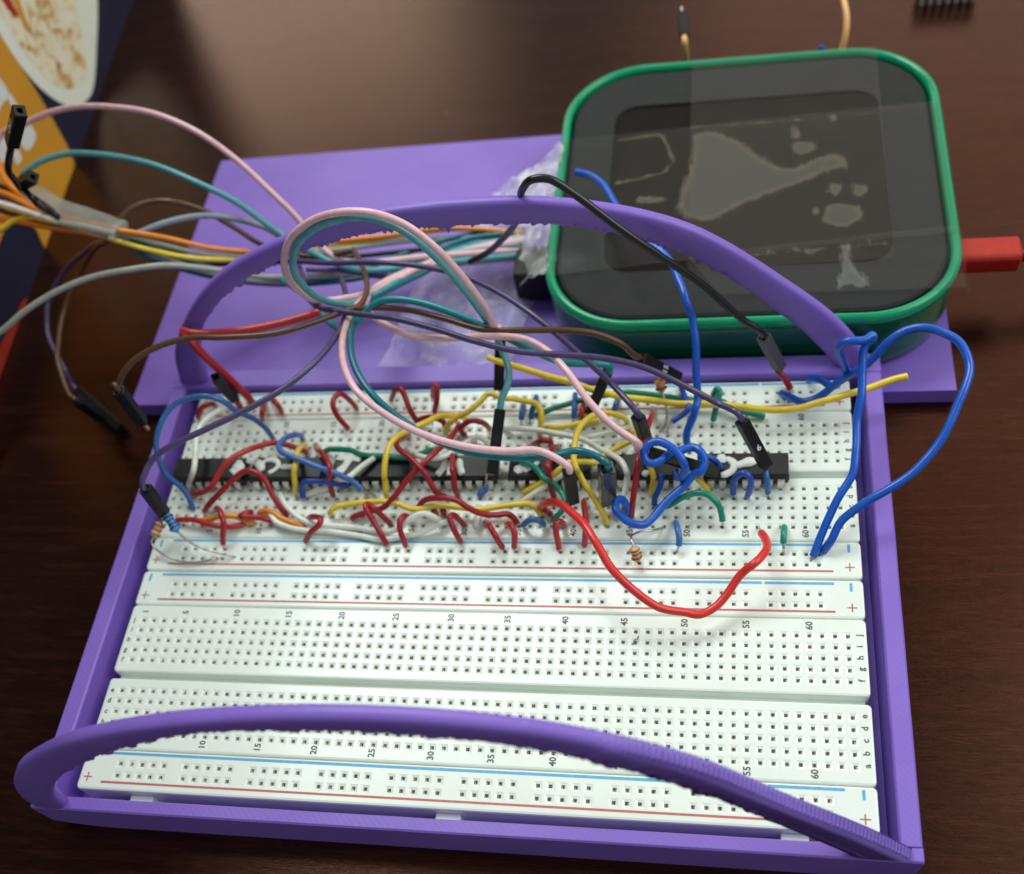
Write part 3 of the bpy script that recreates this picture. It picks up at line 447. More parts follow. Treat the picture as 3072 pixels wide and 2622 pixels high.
{'kind':'hookup_wire','color':'steel','label':'short blue stub hanging below the connector marked 6','r':0.7,'p':[[62.5,51.4,5.5],[62.7,50.2,5.0],[63.0,49.1,2.6],[63.4,48.6,-0.5]],'b':[[[62.2,51.8,6.5],[62.4,52.1,6.0],[62.5,51.4,5.5]]],'h':[]},
{'kind':'hookup_wire','color':'green','label':'short green stub over the lower blue line at the right','r':0.7,'p':[[66.8,40.8,-0.5],[66.4,38.5,2.4],[66.2,36.2,3.0],[66.2,34.9,2.2]],'b':[[[66.2,34.9,2.2],[66.3,34.0,1.4],[66.4,34.0,-1.0]]],'h':[]},
{'kind':'hookup_wire','color':'steel','label':'short light blue wire left of the number fifty','r':0.7,'p':[[43.0,41.9,-0.5],[43.4,39.0,3.0],[43.9,36.7,4.0],[44.2,35.2,3.4],[44.1,34.1,2.2]],'b':[[[44.1,34.1,2.2],[43.9,33.9,1.2],[43.4,34.3,-1.0]]],'h':[]},
{'kind':'hookup_wire','color':'darkred','label':'tall dark red wire over the left end of the sixth chip','r':0.7,'p':[[36.9,74.4,-0.5],[37.1,69.3,4.0],[36.8,64.6,7.0],[36.0,58.9,9.0],[35.1,53.9,10.0],[34.8,50.4,10.0],[34.6,49.0,9.0],[34.1,46.0,6.0],[33.6,43.7,3.0],[33.1,42.3,-0.5]],'b':[],'h':[]},
{'kind':'hookup_wire','color':'steel','label':'blue wire scrap lying under the vertical black connector','r':0.7,'p':[[-0.8,49.8,2.4],[-1.1,49.2,1.4],[-2.1,48.5,1.2],[-2.7,49.0,-0.5]],'b':[[[-0.3,51.3,5.0],[-0.6,50.9,4.0],[-0.9,49.8,2.4]]],'h':[]},
{'kind':'hookup_wire','color':'darkred','label':'upright dark red stub where the purple jumper crosses the upper rail','r':0.7,'p':[[-64.6,79.6,-0.5],[-62.2,75.2,3.0],[-61.5,71.9,3.5],[-63.3,72.9,-0.5]],'b':[],'h':[]},
{'kind':'hookup_wire','color':'darkred','label':'slanting dark red stub right of the purple jumper in the upper rail','r':0.7,'p':[[-62.7,80.5,-0.5],[-59.7,76.5,3.0],[-57.7,74.3,3.0],[-58.3,75.2,-0.5]],'b':[],'h':[]},
{'kind':'hookup_wire','color':'white','label':'white wire slanting under the yellow one below the fifth chip','r':0.7,'p':[[6.5,46.8,-0.5],[8.3,46.3,1.5],[12.2,48.0,3.5],[15.9,50.0,5.0],[17.9,50.7,6.0],[19.1,53.9,6.5]],'b':[],'h':[]},
{'kind':'hookup_wire','color':'white','label':'tiny white stub between the dark red hooks above the blue line','r':0.7,'p':[[-3.0,40.4,-0.5],[-2.1,39.9,2.0],[-1.6,40.9,2.2],[-1.8,43.1,-0.5]],'b':[],'h':[]},
{'kind':'hookup_wire','color':'darkred','label':'first of two dark red stubs under the long yellow wire','r':0.7,'p':[[-13.7,45.1,-0.5],[-12.8,43.6,1.6],[-12.3,42.9,1.8],[-12.8,43.7,-0.5]],'b':[],'h':[]},
{'kind':'hookup_wire','color':'darkred','label':'second dark red stub under the long yellow wire right of the first','r':0.7,'p':[[-11.4,45.3,-0.5],[-10.4,43.6,1.6],[-10.1,42.9,1.8],[-10.6,43.6,-0.5]],'b':[],'h':[]},
{'kind':'hookup_wire','color':'white','label':'white wire rising beside the dark red arc at the upper rows','r':0.7,'p':[[-7.2,64.5,-0.5],[-5.9,63.2,2.4],[-4.7,63.7,3.2],[-2.8,63.7,2.0],[-2.9,65.0,-0.5]],'b':[],'h':[]},
{'kind':'jumper_wire','color':'pink','label':'pink jumper looping in front of the rear handle into an upright connector','r':0.8,'p':[[0.5,129.0,4.0],[-14.7,123.0,6.0],[-25.9,112.9,10.0],[-31.8,98.1,18.0],[-35.0,88.9,25.0],[-40.3,83.4,30.0],[-42.6,80.4,38.0],[-41.7,79.1,45.0],[-36.9,78.3,53.0],[-29.5,77.7,58.0],[-22.4,76.8,60.0],[-15.9,75.7,60.0],[-10.5,75.5,57.0],[-5.3,74.3,52.0],[-0.6,73.3,44.0],[2.3,73.9,34.0],[2.5,76.3,25.0],[1.4,79.2,19.0]],'b':[[[-0.8,77.8,3.4],[0.1,77.2,1.0]]],'h':[{'t':[1.6,81.9,17.6],'b':[-0.5,77.4,4.5],'txt':None,'pin':0,'w':2.5,'c':'black'}]},
{'kind':'jumper_wire','color':'tealpale','label':'teal jumper shadowing the pink loop into the second upright connector','r':0.8,'p':[[0.3,130.5,4.0],[-16.3,124.4,6.0],[-26.7,111.5,11.0],[-30.4,97.7,18.0],[-33.2,89.5,23.0],[-34.9,83.9,28.0],[-38.3,80.4,34.0],[-40.1,79.3,40.0],[-39.5,78.2,45.0],[-35.5,77.8,52.0],[-28.9,77.4,56.5],[-22.0,77.4,58.0],[-16.3,76.8,57.5],[-11.5,76.8,54.0],[-7.1,76.7,48.0],[-2.8,76.1,40.0],[0.4,76.2,31.0],[1.8,77.3,24.0],[2.6,76.9,19.0],[4.7,71.8,18.0],[5.0,66.7,18.0],[4.3,62.1,17.5],[3.8,60.2,17.5]],'b':[],'h':[{'t':[3.4,62.1,15.3],'b':[1.3,50.5,6.5],'txt':None,'pin':0,'w':2.5,'c':'black'}]},
{'kind':'jumper_wire','color':'pink','label':'lowest pink jumper curving from the wire knot down to the fifth chip','r':0.8,'p':[[0.4,129.0,3.0],[-17.5,121.9,5.0],[-28.2,110.9,10.0],[-32.2,100.6,16.0],[-32.6,91.6,22.0],[-32.5,80.8,27.0],[-31.4,70.4,30.0],[-28.8,61.5,31.0],[-24.3,54.4,31.0],[-16.7,49.1,29.0],[-9.1,45.9,27.0],[-0.6,44.3,25.0],[7.6,44.5,23.0],[14.8,45.2,22.0],[19.4,44.5,20.0],[21.1,43.4,18.5]],'b':[],'h':[{'t':[21.0,42.4,18.4],'b':[20.3,44.4,4.5],'txt':None,'pin':0,'w':2.5,'c':'black'}]},
{'kind':'jumper_wire','color':'teal','label':'dark teal jumper sweeping from the knot to the grey taped connector','r':0.8,'p':[[0.5,128.1,3.0],[-16.2,122.7,5.0],[-25.5,110.8,10.0],[-30.3,96.8,18.0],[-32.4,88.2,23.0],[-31.2,79.2,27.0],[-30.0,71.3,29.0],[-27.6,63.9,29.0],[-22.8,56.9,28.0],[-16.9,52.2,26.0],[-8.9,47.5,24.0],[-0.2,45.0,22.0],[9.2,44.9,20.0],[16.5,46.1,19.0],[22.6,48.1,18.0],[26.3,47.5,17.0],[28.9,45.9,15.0]],'b':[],'h':[{'t':[28.9,43.9,17.4],'b':[28.0,45.1,3.5],'txt':None,'pin':0,'w':3.4,'c':'greytape'}]},
{'kind':'jumper_wire','color':'pink','label':'straight pink jumper crossing above the fifth chip to the blue knot','r':0.8,'p':[[0.5,129.6,4.0],[-14.0,126.3,5.0],[-24.7,114.3,10.0],[-30.3,101.4,16.0],[-31.8,90.4,22.0],[-29.2,84.2,25.0],[-24.7,78.9,27.0],[-16.4,73.4,28.0],[-8.2,72.2,28.0],[0.8,72.4,28.0],[9.9,71.2,28.0],[15.7,67.2,28.0],[20.5,61.1,28.0],[25.0,55.2,26.0],[30.3,50.7,23.0],[35.4,48.5,20.0],[40.0,48.6,16.0]],'b':[],'h':[{'t':[37.1,51.3,13.0],'b':[52.2,51.1,5.5],'txt':None,'pin':0,'w':2.5,'c':'black'}]},
{'kind':'jumper_wire','color':'tealb','label':'bright teal jumper running right to the connector leaning on the upper rail','r':0.8,'p':[[-64.5,113.0,10.0],[-50.9,99.1,16.0],[-39.3,83.6,22.0],[-33.0,78.4,25.0],[-29.3,81.5,27.0],[-25.4,82.9,29.0],[-20.9,82.6,30.0],[-14.8,81.3,30.0],[-6.5,78.4,29.0],[2.6,74.7,27.0],[11.5,71.3,24.0],[17.9,70.4,21.0],[23.1,71.6,18.0],[26.2,71.9,15.0]],'b':[],'h':[{'t':[27.2,71.8,15.6],'b':[22.2,71.3,2.5],'txt':None,'pin':0,'w':2.5,'c':'black'}]},
{'kind':'jumper_wire','color':'purple','label':'purple jumper running right across the knot to the connector marked 6','r':0.7,'p':[[-58.0,115.7,14.0],[-51.6,102.8,20.0],[-45.2,89.6,26.0],[-39.3,82.0,29.0],[-29.7,78.6,30.0],[-19.5,75.6,31.0],[-9.8,72.2,31.0],[-0.3,68.2,31.0],[9.6,65.8,30.0],[19.2,65.4,29.0],[27.7,65.1,28.0],[36.0,64.1,26.0],[44.4,61.5,23.0],[51.7,58.9,20.0],[56.5,56.8,17.0]],'b':[],'h':[{'t':[56.9,54.7,19.1],'b':[62.6,52.2,6.5],'txt':'6','pin':0,'w':2.5,'c':'black'}]},
{'kind':'jumper_wire','color':'purple','label':'purple jumper passing under the green case corner to the connector above the sixth chip','r':0.7,'p':[[-54.0,107.6,20.0],[-44.7,104.2,22.0],[-30.7,101.4,24.0],[-17.4,98.0,25.0],[-6.8,93.1,26.0],[3.7,85.5,27.0],[13.7,76.5,27.0],[21.8,69.3,25.0],[28.4,64.0,22.0],[32.9,60.1,19.0],[34.6,58.6,17.0]],'b':[],'h':[{'t':[35.0,56.7,18.6],'b':[36.2,59.9,5.0],'txt':None,'pin':0,'w':2.5,'c':'black'}]},
{'kind':'jumper_wire','color':'brown','label':'brown jumper running level to the connector marked 15','r':0.7,'p':[[-41.4,115.2,16.0],[-34.9,102.4,21.0],[-31.3,92.5,24.0],[-30.8,86.1,26.0],[-31.4,83.1,27.0],[-26.2,82.3,28.0],[-17.6,81.0,28.0],[-9.0,78.0,28.0],[0.6,74.3,28.0],[9.6,73.8,28.0],[17.2,74.4,27.0],[24.6,75.1,25.0],[30.5,74.6,22.0],[34.3,73.3,20.0]],'b':[],'h':[{'t':[34.6,75.2,16.4],'b':[42.8,78.5,5.5],'txt':'15','pin':0,'w':2.5,'c':'black'}]},
{'kind':'jumper_wire','color':'brown','label':'brown jumper drooping off the left side of the tray with its pin loose','r':0.7,'p':[[-30.4,84.2,27.0],[-33.9,80.2,29.0],[-38.3,75.7,31.0],[-46.0,70.6,33.0],[-57.2,68.9,34.0],[-66.9,69.0,34.0],[-75.5,67.1,33.0],[-81.4,64.7,31.0],[-85.1,62.2,28.0],[-86.0,61.0,26.0]],'b':[],'h':[{'t':[-81.3,56.0,31.8],'b':[-83.2,58.0,18.0],'txt':None,'pin':3.5,'w':2.5,'c':'black'}]},
{'kind':'jumper_wire','color':'purple','label':'purple jumper drooping over the left wall to the two resistors','r':0.7,'p':[[-41.9,103.4,18.0],[-36.7,91.3,23.0],[-33.7,80.9,27.0],[-33.6,72.9,29.0],[-36.4,64.8,30.0],[-42.8,56.7,30.0],[-52.3,50.8,29.0],[-61.1,46.5,28.0],[-67.8,43.4,27.0],[-72.3,40.9,25.0],[-75.3,39.0,22.0],[-76.4,38.4,19.0]],'b':[],'h':[{'t':[-74.7,36.9,20.6],'b':[-77.2,39.0,7.0],'txt':None,'pin':0,'w':2.5,'c':'black'}]},
{'kind':'jumper_wire','color':'black','label':'black jumper hooked over the rear handle down to the right','r':0.8,'p':[[-10.9,113.1,12.0],[-5.5,111.6,16.0],[0.2,107.1,24.0],[5.5,100.5,34.0],[9.9,92.5,46.0],[12.2,84.9,56.0],[14.9,82.9,60.0],[18.4,82.8,60.0],[23.1,81.8,57.0],[31.5,79.7,50.0],[39.2,79.1,43.0],[48.2,79.4,34.0],[56.8,78.8,24.0],[61.3,78.5,18.0]],'b':[[[66.2,81.5,5.0],[68.3,79.4,1.0]]],'h':[{'t':[61.7,79.0,18.1],'b':[66.2,81.5,5.0],'txt':None,'pin':0,'w':2.5,'c':'greyblack'}],'e':[['darkred',[[65.7,80.9,4.6],[67.1,80.1,3.2],[68.9,78.7,0.6]]]]},
{'kind':'jumper_wire','color':'red','label':'red jumper bent back sharply over the left end of the upper rail','r':1.0,'p':[[-43.3,89.8,20.0],[-53.1,85.3,21.0],[-62.7,82.3,22.0],[-70.9,81.4,22.5],[-75.1,81.4,23.0],[-77.0,82.0,23.0],[-75.2,80.2,22.0],[-72.7,78.8,17.0],[-69.3,78.2,9.0],[-67.3,78.0,3.0],[-67.2,78.5,-0.5]],'b':[],'h':[]},
{'kind':'jumper_wire','color':'red','label':'short red wire end with a black connector leaning on the rear wall','r':0.8,'p':[[-70.5,77.0,3.0],[-70.1,76.8,1.0],[-70.0,76.6,-0.5]],'b':[],'h':[{'t':[-69.0,73.1,16.1],'b':[-70.7,77.5,2.8],'txt':None,'pin':0,'w':2.5,'c':'black'}]},
{'kind':'jumper_wire','color':'pink','label':'pink jumper arching high from the carton to the rear handle','r':0.8,'p':[[-151.0,52.0,-9.6],[-152.5,68,-5.5],[-153.5,92,6.0],[-149.5,125.4,24.5],[-145.4,146.8,34.0],[-137.1,146.3,37.0],[-126.2,146.6,40.0],[-115.7,145.1,42.0],[-104.1,142.2,43.0],[-92.5,139.7,42.0],[-80.2,135.0,39.0],[-70.0,129.6,34.0],[-61.5,124.0,28.0],[-56.3,121.4,22.0],[-52.4,118.7,16.0],[-44.7,115.2,12.0],[-25.7,119.0,9.0],[-0.5,125.5,4.0]],'b':[],'h':[]},
{'kind':'jumper_wire','color':'tealpale','label':'pale teal jumper arching from the carton to the rear handle','r':0.8,'p':[[-136.8,135.5,30.0],[-130.8,137.3,32.0],[-123.1,138.5,33.0],[-111.4,136.0,34.0],[-96.3,132.3,33.0],[-82.1,127.1,30.0],[-71.8,123.5,26.0],[-62.0,118.9,20.0],[-55.1,117.2,15.0],[-41.9,113.4,11.0],[-19.4,118.9,7.0],[0.8,124.7,3.0]],'b':[],'h':[]},
{'kind':'jumper_wire','color':'greylt','label':'light grey jumper crossing the dark table into the bundle','r':0.8,'p':[[-149.6,15.3,-9.6],[-151.7,34.7,-5.5],[-153.0,58.7,6.0],[-149.5,77.7,15.8],[-129.3,84.7,22.0],[-121.7,88.6,25.0],[-113.5,92.7,27.0],[-104.4,96.2,28.0],[-94.1,98.5,28.0],[-85.1,101.6,26.0],[-76.8,106.0,20.0],[-65.4,110.0,13.0],[-48.7,114.9,8.0],[-26.8,119.7,5.0],[0.6,124.8,2.0]],'b':[],'h':[]},
{'kind':'jumper_wire','color':'bluegrey','label':'short blue grey wire bowing out of the taped bundle','r':0.8,'p':[[-96.6,111.0,28.0],[-89.4,114.8,28.0],[-81.8,119.3,26.0],[-75.4,121.7,23.0],[-67.1,123.8,17.0],[-59.4,120.6,13.0],[-43.5,118.3,9.0],[-0.4,126.3,5.0]],'b':[],'h':[]},
{'kind':'jumper_wire','color':'brown','label':'brown wire bowing up out of the taped bundle','r':0.7,'p':[[-101.2,113.4,30.0],[-98.0,117.0,31.0],[-93.5,119.6,31.0],[-87.2,120.4,30.0],[-81.0,121.5,26.0],[-74.6,120.6,21.0],[-66.7,118.9,15.0],[-53.5,117.6,12.0],[-41.3,114.7,16.0]],'b':[],'h':[]},
{'kind':'jumper_wire','color':'orange','label':'orange wire of the bundle leaving the taped sleeve on top','r':0.7,'p':[[-98.8,109.6,31.0],[-88.7,110.8,27.0],[-78.9,113.9,20.0],[-67.7,119.6,13.0],[-56.3,126.3,9.0],[-40.5,129.7,7.0],[-21.6,132.9,6.0],[0.5,130.9,5.0]],'b':[],'h':[],'g':'wires of the taped bundle'},
{'kind':'jumper_wire','color':'yellow','label':'yellow wire of the bundle running below the orange one','r':0.7,'p':[[-102.5,109.2,29.0],[-92.5,107.7,26.0],[-82.1,110.3,20.0],[-70.6,118.3,12.0],[-56.9,126.0,7.0],[-35.3,130.8,6.0],[-14.9,133.5,5.0],[0.4,129.8,4.0]],'b':[],'h':[],'g':'wires of the taped bundle'},
{'kind':'jumper_wire','color':'black','label':'black wire of the bundle dipping out of the taped sleeve','r':0.7,'p':[[-103.0,110.7,29.0],[-96.6,110.3,25.0],[-93.2,112.6,19.0],[-86.2,115.3,14.0],[-72.1,119.7,9.0],[-48.7,124.8,5.0],[-21.3,127.9,4.0],[0.3,129.4,3.0]],'b':[],'h':[],'g':'wires of the taped bundle'},
{'kind':'jumper_wire','color':'greylt','label':'grey wire of the bundle between the yellow and orange ones','r':0.7,'p':[[-100.2,110.1,30.0],[-90.3,109.9,26.0],[-80.5,112.9,19.0],[-67.9,118.9,12.0],[-51.1,125.6,7.0],[-28.8,131.2,4.0],[0.3,130.9,4.0]],'b':[],'h':[],'g':'wires of the taped bundle'},
{'kind':'jumper_wire','color':'teal','label':'teal wire of the bundle rising to the green case','r':0.7,'p':[[-101.5,111.3,29.0],[-91.3,109.8,24.0],[-82.9,113.6,14.0],[-65.7,115.2,8.0],[-50.1,117.4,5.0],[-34.8,125.0,4.0],[-21.7,130.6,4.0],[-10.8,132.8,4.0],[0.1,133.6,4.0]],'b':[],'h':[],'g':'wires of the taped bundle'},
{'kind':'jumper_wire','color':'pink','label':'pink wire of the bundle running low to the green case','r':0.7,'p':[[-33.4,92.5,20.0],[-33.9,103.6,14.0],[-27.7,114.6,9.0],[-16.1,123.5,6.0],[-7.3,127.3,5.0],[0.4,130.2,4.0]],'b':[],'h':[],'g':'wires of the taped bundle'},
{'kind':'jumper_wire','color':'teal','label':'dark teal wire lowest in the bundle behind the knot','r':0.7,'p':[[-102.2,110.8,28.5],[-95.0,109.5,22.0],[-82.6,113.0,11.0],[-66.9,115.5,5.0],[-50.3,116.6,4.0],[-39.4,118.7,4.0],[-25.9,123.3,5.0],[-13.1,128.8,4.0],[0.5,129.0,4.0]],'b':[],'h':[],'g':'wires of the taped bundle'},
{'kind':'jumper_wire','color':'greylt','label':'pale wire lowest in the bundle showing under the rear handle','r':0.7,'p':[[-101.3,110.6,29.0],[-90.7,109.2,22.0],[-82.4,111.7,14.0],[-73.5,113.5,9.0],[-62.8,116.2,5.0],[-50.6,118.1,4.0],[-34.7,122.3,3.0],[-18.5,126.5,3.0],[0.5,127.9,3.0]],'b':[],'h':[],'g':'wires of the taped bundle'},
{'kind':'jumper_wire','color':'purple','label':'dark purple wire of the bundle crossing behind the pink loop','r':0.7,'p':[[-55.3,113.1,12.0],[-45.1,114.1,10.0],[-35.0,114.4,7.0],[-26.9,118.9,4.0],[-16.7,123.0,3.0],[0.5,126.3,2.0]],'b':[],'h':[],'g':'wires of the taped bundle'},
{'kind':'jumper_wire','color':'teal','label':'teal wire fanning out right of the knot to the green case','r':0.7,'p':[[-33.2,88.1,22.0],[-34.5,100.9,15.0],[-32.8,112.2,9.0],[-25.6,122.2,6.0],[-15.7,129.2,5.0],[0.4,131.3,5.0]],'b':[],'h':[],'g':'wires of the taped bundle'},
{'kind':'jumper_wire','color':'pink','label':'second pink wire fanning out right of the knot','r':0.7,'p':[[-32.2,94.4,18.0],[-31.0,106.4,12.0],[-25.8,116.6,7.0],[-16.6,123.8,4.0],[0.6,126.5,3.0]],'b':[],'h':[],'g':'wires of the taped bundle'},
{'kind':'jumper_wire','color':'purple','label':'dim purple jumper hanging over the dark table at the left','r':0.7,'p':[[-102.3,110.6,29.0],[-105.0,110.7,27.0],[-111.7,114.0,23.0],[-118.7,116.5,18.0],[-126.5,117.3,13.0],[-131.9,114.8,9.0],[-134.8,111.1,6.0],[-134.4,105.8,4.0],[-132.6,100.7,3.0],[-129.6,96.2,2.0],[-125.6,90.8,1.0],[-121.8,85.7,0.0]],'b':[],'h':[{'t':[-123.2,87.4,-4.0],'b':[-109.4,77.5,-8.6],'txt':None,'pin':0,'w':2.5,'c':'black'}]},
{'kind':'jumper_wire','color':'brown','label':'dim brown jumper hanging over the dark table with a gold pin','r':0.7,'p':[[-102.1,111.3,29.0],[-104.7,110.4,27.0],[-109.5,112.4,24.0],[-115.4,114.2,19.0],[-120.8,114.1,14.0],[-124.3,110.9,11.0],[-126.8,106.9,8.0],[-127.7,101.8,6.0],[-127.7,96.8,4.0],[-127.0,92.5,3.0],[-124.5,87.5,2.0],[-120.1,80.8,1.0],[-117.4,79.4,0.5]],'b':[],'h':[{'t':[-111.9,73.8,7.5],'b':[-113.9,78.8,-5.5],'txt':None,'pin':3.5,'w':2.5,'c':'black'}]},
{'kind':'jumper_wire','color':'black','label':'black jumper with its connector standing up before the orange carton','r':0.8,'p':[[-121.0,119.0,30.0],[-124.8,120.5,33.0],[-123.6,116.9,38.0],[-119.5,111.5,44.0],[-115.5,107.0,50.0],[-112.6,104.0,55.0],[-110.9,103.9,58.0],[-109.4,104.6,60.0],[-108.4,105.2,61.0]],'b':[],'h':[{'t':[-108.0,104.8,61.0],'b':[-98.3,101.6,71.0],'txt':'GND','pin':0,'w':2.7,'c':'black'}]},
{'kind':'jumper_wire','color':'black','label':'small black connector poking out of the bundle above the sleeve','r':0.8,'p':[[-118.8,117.0,30.0],[-120.4,116.4,33.0],[-119.3,113.5,37.0],[-117.6,111.0,41.0]],'b':[],'h':[{'t':[-120.5,114.6,43.0],'b':[-112.7,109.9,48.0],'txt':None,'pin':0,'w':2.7,'c':'black'}]},
{'kind':'jumper_wire','color':'yellow','label':'yellow wire entering the sleeve from the left edge','r':0.8,'p':[[-148.3,45.2,-9.6],[-150.8,68,-5.5],[-152.5,92,6.0],[-151.8,117.8,19.4],[-148.8,131.6,27.0],[-139.5,127.4,27.0],[-129.9,122.2,27.0],[-120.6,117.7,27.5],[-111.0,114.5,28.4],[-100.7,110.2,29.0]],'b':[],'h':[],'g':'wires of the taped bundle'},
{'kind':'jumper_wire','color':'yellow','label':'yellow wire bending down at the left edge below the bundle','r':0.8,'p':[[-146.9,41.8,-9.6],[-149.9,68,-5.5],[-152.0,92,6.0],[-149.5,111.1,17.3],[-145.5,118.1,24.0],[-140.2,120.1,25.0],[-137.1,121.4,26.0],[-131.1,121.3,27.0],[-120.7,117.3,27.2],[-111.1,114.2,28.0],[-101.3,109.9,28.6]],'b':[],'h':[],'g':'wires of the taped bundle'},
{'kind':'jumper_wire','color':'orange','label':'orange wire entering the sleeve above the blue one','r':0.8,'p':[[-145.6,38.4,-9.6],[-149.1,68,-5.5],[-151.5,92,6.0],[-150.4,117.3,20.5],[-147.4,130.7,28.5],[-140.3,129.1,29.0],[-132.7,124.9,29.0],[-121.4,118.3,29.0],[-111.6,115.5,29.2],[-99.7,110.8,30.0]],'b':[],'h':[],'g':'wires of the taped bundle'},
{'kind':'jumper_wire','color':'orange','label':'orange wire curving down beside the upright connector','r':0.8,'p':[[-151.0,52.0,-9.6],[-152.5,68,-5.5],[-153.5,92,6.0],[-150.0,122.8,22.3],[-147.0,141.7,31.0],[-142.3,134.8,30.5],[-138.9,131.1,30.0],[-135.6,128.7,29.0],[-126.0,122.1,28.5],[-113.3,116.3,29.2],[-100.4,111.2,30.0]],'b':[],'h':[],'g':'wires of the taped bundle'},
{'kind':'jumper_wire','color':'blue','label':'dark blue wire entering the sleeve between orange and yellow','r':0.8,'p':[[-149.6,48.6,-9.6],[-151.7,68,-5.5],[-153.0,92,6.0],[-151.1,116.9,19.4],[-148.1,129.7,27.0],[-139.4,128.2,27.5],[-130.1,124.3,28.0],[-120.6,118.5,28.0],[-111.1,115.0,28.6],[-100.9,110.8,29.4]],'b':[],'h':[],'g':'wires of the taped bundle'},
{'kind':'jumper_wire','color':'greylt','label':'grey wire running beside the black ones into the sleeve','r':0.8,'p':[[-139.1,135.6,28.0],[-132.8,128.4,28.5],[-127.0,123.0,28.6],[-118.6,117.7,28.5],[-110.0,114.7,29.0],[-100.4,110.5,29.6]],'b':[],'h':[],'g':'wires of the taped bundle'},
{'kind':'jumper_wire','color':'black','label':'black wire sagging below the yellow one into the sleeve','r':0.8,'p':[[-148.3,45.2,-9.6],[-150.8,68,-5.5],[-152.5,92,6.0],[-151.7,116.0,18.0],[-148.7,128.0,25.0],[-139.5,125.2,25.6],[-129.7,120.4,26.4],[-120.6,116.8,27.0],[-110.9,113.5,28.0],[-101.7,109.7,28.8]],'b':[],'h':[],'g':'wires of the taped bundle'},
{'kind':'jumper_wire','color':'white','label':'white wire lying over the dark ones at the left edge','r':0.8,'p':[[-146.9,41.8,-9.6],[-149.9,68,-5.5],[-152.0,92,6.0],[-149.5,115.1,20.5],[-145.6,126.2,28.5],[-137.7,124.2,29.0],[-129.7,120.8,29.0],[-120.1,116.7,29.0],[-110.3,113.9,29.2],[-100.3,110.2,29.6]],'b':[],'h':[],'g':'wires of the taped bundle'},
{'kind':'jumper_wire','color':'orange','label':'thin orange wire lowest at the left edge of the bundle','r':0.8,'p':[[-145.6,38.4,-9.6],[-149.1,68,-5.5],[-151.5,92,6.0],[-151.3,114.6,17.3],[-148.3,125.1,24.0],[-139.9,123.2,25.0],[-131.3,120.2,26.0],[-121.4,116.7,26.8],[-111.7,113.4,27.8],[-102.2,109.8,28.4]],'b':[],'h':[],'g':'wires of the taped bundle'},
{'kind':'jumper_wire','color':'black','label':'black wire at the left edge entering the sleeve','r':0.8,'p':[[-151.0,52.0,-9.6],[-152.5,68,-5.5],[-153.5,92,6.0],[-152.5,119.5,20.2],[-149.5,135.0,28.0],[-142.4,132.8,28.0],[-135.3,128.8,28.4],[-124.3,120.6,28.0],[-112.1,115.5,28.4],[-102.3,110.6,29.0]],'b':[],'h':[],'g':'wires of the taped bundle'},
{'kind':'jumper_wire','color':'peach','label':'pale orange wire rising behind the green case with a black tip','r':0.9,'p':[[41.9,201.8,2.0],[41.6,204.7,4.0],[41.1,208.5,6.0]],'b':[[[40.6,210.5,12.0],[40.4,212.8,13.0]]],'h':[{'t':[41.5,196.6,13.8],'b':[40.6,210.5,12.0],'txt':None,'pin':0,'w':2.5,'c':'black'}]},
{'kind':'jumper_wire','color':'peach','label':'pale orange wire curving up out of the picture behind the green case','r':0.9,'p':[[85.9,201.8,2.0],[86.8,203.7,6.0],[86.9,207.2,9.0],[86.1,212.4,11.0],[84.9,216.0,12.0]],'b':[],'h':[]},
{'kind':'jumper_wire','color':'blue','label':'blue wire tip peeping over the rear rim of the green case','r':0.9,'p':[[79.9,204.8,-0.0],[80.4,203.8,2.0],[81.0,204.0,3.0]],'b':[],'h':[]}],
R=[
{'label':'blue banded resistor hanging from the black connector at the left wall','a':[-76.1,38.2,8.0],'b':[-73.5,35.0,5.5],'leads':[[[-77.6,39.4,9.0],[-77.0,38.9,8.6],[-76.1,38.2,8.0]],[[-73.5,35.0,5.5],[-72.0,34.0,4.5],[-70.5,33.1,3.6],[-66.6,31.9,2.4],[-61.7,31.1,1.4],[-59.3,31.6,-1.0]]],'color':'resblue','bands':['black','navy','black','navy'],'r':1.2},
{'label':'tan resistor lying on the tray wall beside the blue one','a':[-78.1,37.2,6.0],'b':[-79.8,33.9,4.5],'leads':[[[-76.7,37.7,7.0],[-77.3,37.4,6.6],[-78.1,37.2,6.0]],[[-79.8,33.9,4.5],[-80.5,33.0,4.0],[-79.9,32.1,3.0],[-77.0,30.5,1.6],[-72.8,29.3,1.0],[-67.7,29.5,0.8],[-64.8,30.3,0.8],[-64.2,31.6,-1.0]]],'color':'restan','bands':['brown','darkred','brown'],'r':1.2},
{'label':'small brown and red striped resistor on the lower rail of the rear board','a':[34.5,31.9,5.0],'b':[35.3,30.3,2.2],'leads':[[[40.9,41.0,-1.0],[39.2,38.7,1.5],[37.7,37.6,2.6],[36.1,37.1,3.2],[34.5,35.6,4.4],[33.9,34.7,5.0],[34.1,33.1,5.4],[34.5,31.9,5.0]],[[35.3,30.3,2.2],[35.4,31.6,-1.0]]],'color':'restan','bands':['brown','darkred','darkred'],'r':1.1},
{'label':'tan resistor standing behind the connector marked 15','a':[38.6,75.8,8.0],'b':[39.1,74.4,6.0],'leads':[[[38.4,76.4,9.0],[38.5,76.1,8.5],[38.6,75.8,8.0]],[[39.1,74.4,6.0],[39.5,73.2,5.6],[40.1,71.2,4.6],[40.4,69.4,3.0],[39.9,67.5,1.4],[38.1,66.7,-1.0]]],'color':'restan','bands':['orange','brown'],'r':1.3}],
M=[
[0,1.5,[[-63.4,55.9,4.9],[-63.3,54.1,4.9],[-64.5,52.6,4.9]]],
[1,1.1,[[-61.1,56.5,4.9],[-58.2,55.5,4.9],[-56.6,53.3,4.9]]],
